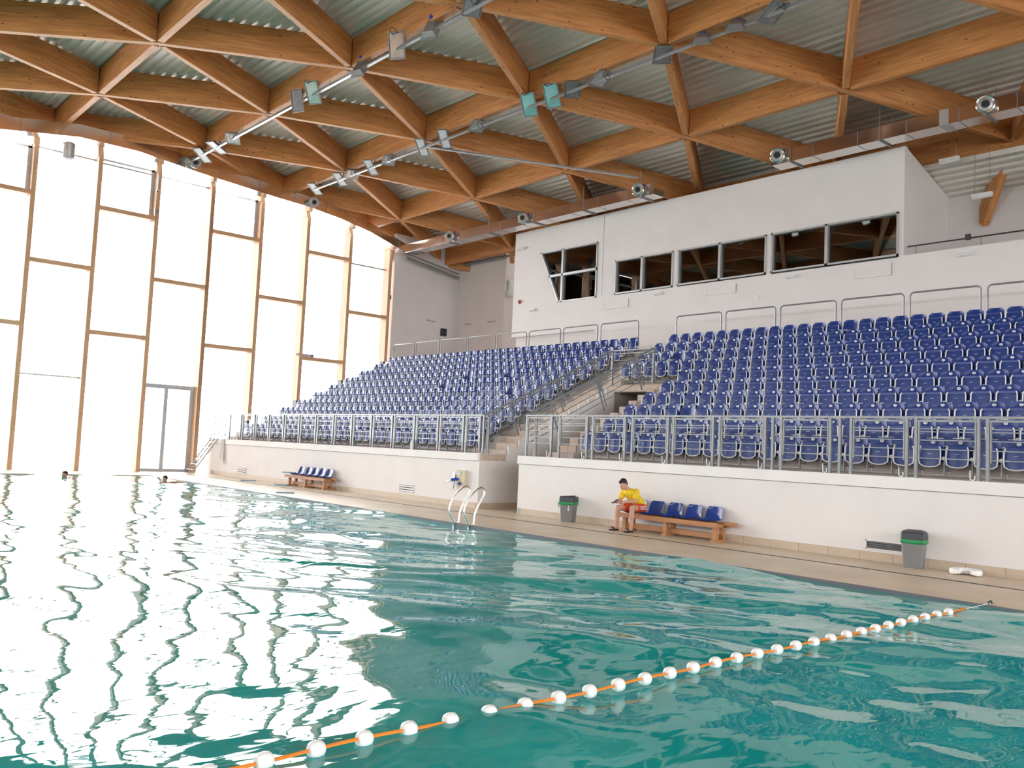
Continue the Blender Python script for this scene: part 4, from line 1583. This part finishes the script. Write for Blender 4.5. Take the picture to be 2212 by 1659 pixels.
def bench(x0, x1, y, seats_x, label):
    t = tag(empty('bench', ((x0 + x1) / 2, y, 0)), label, 'bench', 'wooden benches with blue seats')
    c = (x0 + x1) / 2
    for dy, z in ((-0.19, 0.36), (0.19, 0.36)):
        B().box(x0 - c, x1 - c, dy - 0.03, dy + 0.03, z - 0.075, z + 0.02).obj('rail', 'bench_wood', t)
    B().box(x1 - c - 0.05, x1 - c + 0.22, 0.10, 0.16, 0.32, 0.40).obj('rail_end', 'bench_wood', t)
    for lx in (x0 - c + 0.22, 0.0, x1 - c - 0.10):
        for dy in (-0.12, 0.12):
            B().box(lx - 0.045, lx + 0.045, dy - 0.045, dy + 0.045, 0.0, 0.30).obj('leg', 'bench_wood', t)
        B().box(lx - 0.045, lx + 0.045, -0.19, 0.19, 0.285, 0.345).obj('cross_piece', 'bench_wood', t)
        B().box(lx - 0.06, lx + 0.06, -0.2, 0.2, 0.0, 0.045).obj('foot', 'bench_wood', t)
    B().box(x0 - c + 0.22, x1 - c - 0.10, -0.02, 0.02, 0.05, 0.15).obj('stretcher', 'bench_wood', t)
    for sx in seats_x:
        link('seat_shell', SHELL, t, (sx - c, 0.03, 0.385))
    return t


bench(-12.95, -10.28, 14.86, [-12.58, -12.10, -11.61, -11.12, -10.62], 'wooden bench with blue seats on which the lifeguard sits')
bench(-28.5, -25.75, 14.86, [-28.0, -27.47, -27.02, -26.55, -26.07], 'wooden bench with five blue seats by the far wall')

# foam kickboards
def board(x, y, z, rz, label):
    mb = B()
    pts = []
    for k in range(16):
        a = math.pi * k / 15
        pts.append((0.16 + 0.14 * math.sin(a), 0.14 * math.cos(a)))
    pts = [(-0.24, -0.14)] + [(p[0], p[1]) for p in reversed(pts)] + [(-0.24, 0.14)]
    mb.prism([(p[0], p[1]) for p in pts], 0, 0.03, 'z')
    o = mb.obj('kickboard', 'foam_blue', None)
    o.location = (x, y, z)
    o.rotation_euler = (0, 0, math.radians(rz))
    tag(o, label, 'kickboard', 'blue kickboards')


board(-30.9, 14.4, 0.002, 60, 'blue kickboard lying on the deck left of the far bench')
board(-28.2, 14.42, 0.002, 30, 'blue kickboard lying by the foot of the far bench')
board(-24.43, 12.57, 0.002, 65, 'blue kickboard lying near the pool edge')
board(-28.2, 14.66, 0.44, 10, 'blue kickboard lying on the first seat of the far bench')

# ================================================================== BINS
def bin_(x, y, rz, label, swing):
    t = tag(empty('waste_bin', (x, y, 0), (0, 0, math.radians(rz))), label, 'bin', 'grey waste bins')
    def rr(w, d, r, n=5):
        out = []
        for cx_, cy_, a0 in ((w - r, d - r, 0), (-w + r, d - r, 90), (-w + r, -d + r, 180), (w - r, -d + r, 270)):
            for k in range(n + 1):
                a = math.radians(a0 + 90 * k / n)
                out.append((cx_ + r * math.cos(a), cy_ + r * math.sin(a)))
        return out
    def loft(secs, mat, name, cap=True):
        mb = B()
        n = len(secs[0][0])
        pts = [(p[0], p[1], z) for s_, z in secs for p in s_]
        fs = []
        for i in range(len(secs) - 1):
            for k in range(n):
                k2 = (k + 1) % n
                fs.append((i * n + k, i * n + k2, (i + 1) * n + k2, (i + 1) * n + k))
        if cap:
            fs.append(tuple(reversed(range(n))))
            fs.append(tuple(range((len(secs) - 1) * n, len(secs) * n)))
        mb.poly(pts, fs)
        return mb.obj(name, mat, t, True)
    loft([(rr(0.145, 0.115, 0.04), 0.0), (rr(0.15, 0.12, 0.04), 0.02), (rr(0.185, 0.145, 0.045), 0.48)], 'grey_plastic', 'body')
    if swing:
        loft([(rr(0.197, 0.157, 0.05), 0.47), (rr(0.197, 0.157, 0.05), 0.555), (rr(0.18, 0.14, 0.05), 0.60), (rr(0.13, 0.07, 0.04), 0.625)], 'dark_plastic', 'lid')
        B().box(-0.1, 0.1, -0.045, 0.045, 0.622, 0.63).obj('flap', 'dark_plastic', t)
    else:
        loft([(rr(0.197, 0.157, 0.05), 0.47), (rr(0.197, 0.157, 0.05), 0.57), (rr(0.185, 0.145, 0.05), 0.60)], 'dark_plastic', 'lid')
        B().prism([(-0.13, 0.602), (0.14, 0.602), (0.12, 0.625), (-0.02, 0.612)], -0.09, 0.09, 'y').obj('flap', 'ink', t)
    bag = []
    for i, (z, e) in enumerate(((0.40, 0.006), (0.425, 0.020), (0.45, 0.012), (0.475, 0.016))):
        base = rr(0.181 + e, 0.143 + e, 0.045)
        bag.append(([(p[0] * (1 + 0.02 * math.sin(7 * j + i * 3)), p[1] * (1 + 0.03 * math.sin(5 * j + i))) for j, p in enumerate(base)], z + 0.0))
    loft(bag, 'bag_green', 'bag', cap=False)
    if not swing:
        B().poly([(-0.19, -0.13, 0.45), (-0.24, -0.06, 0.46), (-0.21, -0.08, 0.33), (-0.19, -0.10, 0.45), (-0.235, -0.10, 0.45), (-0.205, -0.12, 0.33)], [(0, 1, 2), (3, 5, 4), (0, 3, 4), (1, 4, 5, 2), (0, 2, 5, 3)]).obj('bag_tail', 'bag_green', t)
        B().box(0.05, 0.09, -0.146, -0.13, 0.27, 0.33).obj('sticker', 'cloth_white', t)
        B().box(0.06, 0.085, -0.146, -0.13, 0.345, 0.385).obj('sticker', 'cloth_white', t)
    return t


bin_(-14.63, 14.88, 18, 'grey waste bin with green bag left of the lifeguard', False)
bin_(-6.52, 14.90, 14, 'grey waste bin with dark domed lid on the right', True)

# white foam float (kidney shape)
mb = B()
N, M = 40, 10
pts, fs = [], []
for i in range(N + 1):
    a = math.radians(-62 + 304 * i / N)
    c = Vector((0.165 * math.cos(a), 0.12 * math.sin(a), 0.055))
    d = Vector((-0.165 * math.sin(a), 0.12 * math.cos(a), 0)).normalized()
    nrm = Vector((d.y, -d.x, 0))
    endf = min(1.0, 0.55 + min(i, N - i) * 0.12)
    for k in range(M):
        b = 2 * math.pi * k / M
        cc, ss = math.cos(b), math.sin(b)
        pts.append(c + nrm * (0.075 * endf * math.copysign(abs(cc) ** 0.6, cc)) + Vector((0, 0, 0.053 * endf * math.copysign(abs(ss) ** 0.6, ss))))
for i in range(N):
    for k in range(M):
        k2 = (k + 1) % M
        fs.append((i * M + k, i * M + k2, (i + 1) * M + k2, (i + 1) * M + k))
fs.append(tuple(range(M)))
fs.append(tuple(N * M + k for k in reversed(range(M))))
o = mb.poly(pts, fs).obj('foam_float', 'buoy', None, True)
o.location = (-5.66, 14.80, 0.0)
o.rotation_euler = (0, 0, math.radians(18))
tag(o, 'white kidney shaped foam float lying on the deck', 'float')

# ================================================================== LANE ROPE
t = tag(empty('lane_rope', (-4.32, 6.5, -0.02)), 'orange lane rope with white ball floats across the pool', 'lane rope')
mb = B()
rp = []
for i in range(90):
    yy = 0.6 + (11.3 - 0.6) * i / 89
    rp.append((0.012 * math.sin(yy * 1.7), yy - 6.5, 0.022 + 0.006 * math.sin(yy * 5.1)))
mb.tube(rp, 0.011, 6)
mb.obj('rope', 'rope_orange', t, True)
B().tube([(0, 11.3 - 6.5, 0.02), (0.02, POOL_Y - 6.5 + 0.1, 0.03)], 0.004, 5).obj('tail_line', 'cloth_white', t)
bme = B().lathe([(0.012, -0.046), (0.030, -0.045), (0.045, -0.030), (0.050, 0.0), (0.045, 0.030), (0.030, 0.045), (0.012, 0.046)], n=16, axis='y').mesh('float_ball', 'buoy', True)
yy = 10.82
i = 0
while yy > 0.9:
    link('float_ball', bme, t, (0.012 * math.sin(yy * 1.7), yy - 6.5, 0.022), (0, 0.4 * i, 0))
    yy -= 0.3075
    i += 1

# ================================================================== PEOPLE
def sphere_chain(mb, p0, r0, p1=None, r1=None, n=9):
    """overlapping ellipsoids from p0 to p1 (radii scalars or triples)"""
    t3 = lambda r: Vector((r, r, r)) if isinstance(r, (int, float)) else Vector(r)
    p0 = Vector(p0)
    a = t3(r0)
    if p1 is None:
        mb.ball(p0, 1.0, 16, 12, a)
        return
    p1 = Vector(p1)
    b = t3(r1 if r1 is not None else r0)
    L = (p1 - p0).length
    n = max(3, int(L / (min(min(a), min(b)) * 0.35)))
    for i in range(n + 1):
        f = i / n
        mb.ball(p0.lerp(p1, f), 1.0, 14, 10, a.lerp(b, f))


def blob(name, chains, mat, parent, voxel=0.008, smooth=3, xf=None):
    mb = B()
    for c in chains:
        sphere_chain(mb, *c)
    me = bpy.data.meshes.new(name)
    me.from_pydata(mb.v, [], mb.f)
    if xf is not None:
        me.transform(xf)
    tmp = bpy.data.objects.new(name, me)
    COL.objects.link(tmp)
    rm = tmp.modifiers.new('remesh', 'REMESH')
    rm.mode = 'VOXEL'
    rm.voxel_size = voxel
    sm = tmp.modifiers.new('smooth', 'SMOOTH')
    sm.factor = 0.5
    sm.iterations = smooth
    dg = bpy.context.evaluated_depsgraph_get()
    out = bpy.data.meshes.new_from_object(tmp.evaluated_get(dg))
    out.name = name
    bpy.data.objects.remove(tmp)
    out.materials.clear()
    out.materials.append(MATS[mat])
    out.polygons.foreach_set('use_smooth', [True] * len(out.polygons))
    return link(name, out, parent)


def frame(p, fwd, up=(0, 0, 1)):
    """matrix with local -Y towards fwd"""
    f = Vector(fwd).normalized()
    y = -f
    x = y.cross(Vector(up)).normalized()
    z = x.cross(y)
    return Matrix(((x.x, y.x, z.x, p[0]), (x.y, y.y, z.y, p[1]), (x.z, y.z, z.z, p[2]), (0, 0, 0, 1)))


HEAD = [((0, 0.012, 0.025), (0.074, 0.093, 0.088)), ((0, -0.025, -0.02), (0.064, 0.068, 0.085)), ((0, -0.045, -0.075), (0.045, 0.045, 0.035), (0, -0.03, -0.05), (0.052, 0.05, 0.04)),
        ((0, -0.092, -0.005), (0.010, 0.012, 0.012), (0, -0.106, -0.03), (0.014, 0.014, 0.011)), ((-0.03, -0.083, 0.012), (0.02, 0.012, 0.008), (0.03, -0.083, 0.012), (0.02, 0.012, 0.008)),
        ((-0.076, 0.008, -0.01), (0.010, 0.016, 0.028)), ((0.076, 0.008, -0.01), (0.010, 0.016, 0.028)), ((-0.012, -0.087, -0.055), (0.012, 0.01, 0.007), (0.012, -0.087, -0.055), (0.012, 0.01, 0.007))]
HAIR = [((0, 0.022, 0.045), (0.080, 0.092, 0.082)), ((0, -0.045, 0.085), (0.055, 0.03, 0.025)), ((0, 0.065, -0.005), (0.06, 0.04, 0.06))]

lg = tag(empty('person', (-12.48, 14.90, 0)), 'person in yellow polo shirt and red shorts on the bench, looking at a phone', 'person')
Hm = frame((-0.135, -0.405, 1.005), (-0.16, -0.80, -0.58))
hp = lambda v: tuple(Hm @ Vector(v))
body = [
    ((0, 0.0, 0.53), (0.165, 0.12, 0.11)), ((0, 0.0, 0.56), (0.155, 0.115, 0.10), (-0.05, -0.13, 0.72), (0.155, 0.11, 0.11)),
    ((-0.05, -0.13, 0.72), (0.155, 0.11, 0.11), (-0.085, -0.24, 0.83), (0.17, 0.10, 0.09)),
    ((-0.095, -0.27, 0.87), (0.06, 0.06, 0.05), hp((0, 0.02, -0.06)), (0.052, 0.055, 0.05)),
    # arms
    ((-0.255, -0.235, 0.835), 0.058, (-0.275, -0.335, 0.655), 0.042), ((-0.275, -0.335, 0.655), 0.041, (-0.205, -0.535, 0.615), 0.027),
    ((0.085, -0.225, 0.850), 0.058, (0.135, -0.315, 0.665), 0.042), ((0.135, -0.315, 0.665), 0.041, (-0.045, -0.545, 0.620), 0.027),
    # legs
    ((-0.095, -0.02, 0.50), 0.092, (-0.245, -0.435, 0.495), 0.060), ((-0.245, -0.44, 0.49), 0.057, (-0.262, -0.425, 0.32), 0.055), ((-0.262, -0.415, 0.32), 0.054, (-0.285, -0.40, 0.09), 0.034),
    ((0.10, -0.02, 0.50), 0.092, (0.185, -0.455, 0.525), 0.060), ((0.185, -0.46, 0.52), 0.057, (0.17, -0.445, 0.33), 0.055), ((0.17, -0.435, 0.33), 0.054, (0.14, -0.42, 0.09), 0.034),
    # feet
    ((-0.285, -0.385, 0.06), (0.032, 0.036, 0.035), (-0.31, -0.56, 0.045), (0.042, 0.05, 0.018)), ((0.14, -0.405, 0.06), (0.032, 0.036, 0.035), (0.115, -0.58, 0.045), (0.042, 0.05, 0.018)),
]
# hands: palm, four fingers curled round the phone, thumb from the side of the palm
def hand(w, side):
    out = []
    palm = (w[0] - 0.015 * side, w[1] - 0.055, w[2] + 0.0)
    out.append((w, (0.026, 0.026, 0.02), palm, (0.034, 0.034, 0.016)))
    for i, (l, dx) in enumerate(((0.036, -0.027), (0.042, -0.009), (0.040, 0.009), (0.032, 0.026))):
        a = (palm[0] + dx, palm[1] - 0.026, palm[2] - 0.004)
        b = (a[0] - 0.004 * side, a[1] - l * 0.7, a[2] - 0.014)
        c = (b[0], b[1] - l * 0.25, b[2] + 0.018)
        out.append((a, 0.0095, b, 0.009))
        out.append((b, 0.009, c, 0.0075))
    a = (palm[0] + 0.030 * side, palm[1] + 0.018, palm[2] + 0.008)
    b = (a[0] + 0.012 * side, a[1] - 0.03, a[2] + 0.016)
    c = (b[0] - 0.012 * side, b[1] - 0.026, b[2] + 0.008)
    out += [(a, 0.012, b, 0.0105), (b, 0.0105, c, 0.0085)]
    return out


body += hand((-0.205, -0.535, 0.615), 1)
body += hand((-0.045, -0.545, 0.620), -1)
for c in HEAD:
    c2 = [hp(c[0]), c[1]]
    if len(c) > 2:
        c2 += [hp(c[2]), c[3]]
    body.append(tuple(c2))
blob('body', body, 'skin', lg, 0.0065, 3)
hair = blob('hair', HAIR, 'hair', lg, 0.006, 2, Hm)
for sx in (-1, 1):
    o = B().ball((sx * 0.03, -0.086, 0.002), 0.009, 8, 6, (1.3, 0.6, 0.7)).obj('eye', 'ink', lg)
    o.matrix_local = Hm
shirt = blob('polo_shirt', [
    ((0, 0.005, 0.55), (0.172, 0.130, 0.085)), ((0, 0.0, 0.57), (0.170, 0.128, 0.10), (-0.05, -0.13, 0.72), (0.170, 0.122, 0.115)),
    ((-0.05, -0.13, 0.72), (0.170, 0.122, 0.115), (-0.085, -0.24, 0.835), (0.182, 0.108, 0.092)),
    ((-0.095, -0.265, 0.865), (0.072, 0.07, 0.05)),
    ((-0.250, -0.230, 0.84), 0.074, (-0.272, -0.295, 0.735), 0.068), ((0.080, -0.220, 0.855), 0.074, (0.120, -0.280, 0.745), 0.068)], 'shirt_yellow', lg, 0.008, 3)
# collar
mb = B()
cpts = []
for k in range(18):
    a = 2 * math.pi * k / 18
    c = Vector((-0.10, -0.285, 0.895)) + Vector((0.066 * math.cos(a), 0.060 * math.sin(a), -0.028 * -math.sin(a)))
    cpts.append(c)
mb.tube(cpts, 0.016, 6, closed=True)
mb.obj('collar', 'shirt_yellow', lg, True)
shorts = blob('shorts', [((0, 0.0, 0.52), (0.178, 0.130, 0.098)), ((-0.095, -0.02, 0.505), 0.105, (-0.175, -0.245, 0.505), 0.094), ((0.10, -0.02, 0.505), 0.105, (0.147, -0.255, 0.520), 0.094)], 'shorts_red', lg, 0.008, 3)
for i in range(3):
    zz = 0.545 - 0.030 * i
    ex = 0.012 * i
    pts = [(0.178 + ex * 0.6, 0.03, zz), (0.205 + ex * 0.5, -0.06, zz + 0.002), (0.222 + ex * 0.4, -0.16, zz + 0.004), (0.232 + ex * 0.35, -0.25, zz + 0.006)]
    B().tube(pts, 0.0075, 6).obj('stripe', 'cloth_white', shorts, True)
for sx, (x, y) in (('r', (-0.298, -0.475)), ('l', (0.128, -0.495))):
    t2 = B()
    pts = []
    for k in range(20):
        a = 2 * math.pi * k / 20
        pts.append((x + 0.052 * math.cos(a) * (1.0 if math.sin(a) < 0 else 0.8) - 0.012 * math.sin(a) * -1, y + 0.142 * math.sin(a)))
    t2.prism(pts, 0.002, 0.026, 'z')
    so = t2.obj('sandal', 'sandal', lg)
    st = B()
    arc = [(x - 0.055, y - 0.05, 0.02), (x - 0.045, y - 0.052, 0.06), (x, y - 0.055, 0.075), (x + 0.045, y - 0.052, 0.06), (x + 0.055, y - 0.05, 0.02)]
    st.tube(arc, 0.016, 6)
    st.obj('strap', 'sandal', so, True)
B().tube([(-0.060 + 0.033 * math.cos(a), -0.525 + 0.02 * math.sin(a) * 0.6, 0.620 + 0.033 * math.sin(a)) for a in [2 * math.pi * k / 14 for k in range(14)]], 0.006, 5, closed=True).obj('bracelet', 'red_paint', lg, True)
ph = tag(empty('phone', (-12.48 - 0.150, 14.90 - 0.635, 0.640), (math.radians(35), 0, math.radians(-20))), 'dark phone held in both hands by the seated person', 'phone')
B().box(-0.037, 0.037, -0.075, 0.075, -0.004, 0.004).obj('case', 'sandal', ph)
B().box(-0.033, 0.033, -0.068, 0.068, 0.004, 0.0048).obj('screen', 'ink', ph)


def swimmer(x, y, rz, arm, label):
    t = tag(empty('person', (x, y, -0.03), (0, 0, math.radians(rz))), label, 'person', 'swimmers at the far end')
    Hs = frame((0, -0.02, 0.115), (0, -1, -0.05))
    ch = [((0, 0.0, 0.08), (0.055, 0.055, 0.06), (0, 0.03, -0.04), (0.06, 0.06, 0.05)), ((-0.17, 0.04, -0.03), (0.075, 0.07, 0.065), (0.17, 0.04, -0.03), (0.075, 0.07, 0.065)), ((0, 0.04, -0.2), (0.2, 0.11, 0.16))]
    if arm:
        ch += [((0.2, 0.03, 0.0), 0.055, (0.48, -0.02, 0.045), 0.045), ((0.48, -0.02, 0.045), 0.043, (0.72, -0.06, 0.05), 0.032), ((0.72, -0.06, 0.05), (0.035, 0.04, 0.022), (0.80, -0.07, 0.045), (0.04, 0.03, 0.018))]
    for c in HEAD:
        c2 = [tuple(Hs @ Vector(c[0])), c[1]]
        if len(c) > 2:
            c2 += [tuple(Hs @ Vector(c[2])), c[3]]
        ch.append(tuple(c2))
    blob('body', ch, 'skin', t, 0.009, 2)
    blob('hair', HAIR, 'hair', t, 0.008, 2, Hs)
    return t


swimmer(-32.2, 8.46, 20, False, 'swimmer with wet dark hair near the glazed wall, left one, only head showing')
swimmer(-29.9, 10.98, 35, True, 'swimmer with dark hair resting one arm on the water, right one')
# deck-level rope anchor where the lane rope meets the edge
o = B().tube([(-4.30, POOL_Y + 0.02, 0.0), (-4.30, POOL_Y + 0.02, 0.03), (-4.30, POOL_Y + 0.10, 0.035), (-4.30, POOL_Y + 0.12, 0.0)], 0.012, 6).obj('rope_anchor', 'dark_steel', None, True)
tag(o, 'small dark anchor hook for the lane rope at the pool edge', 'hook')
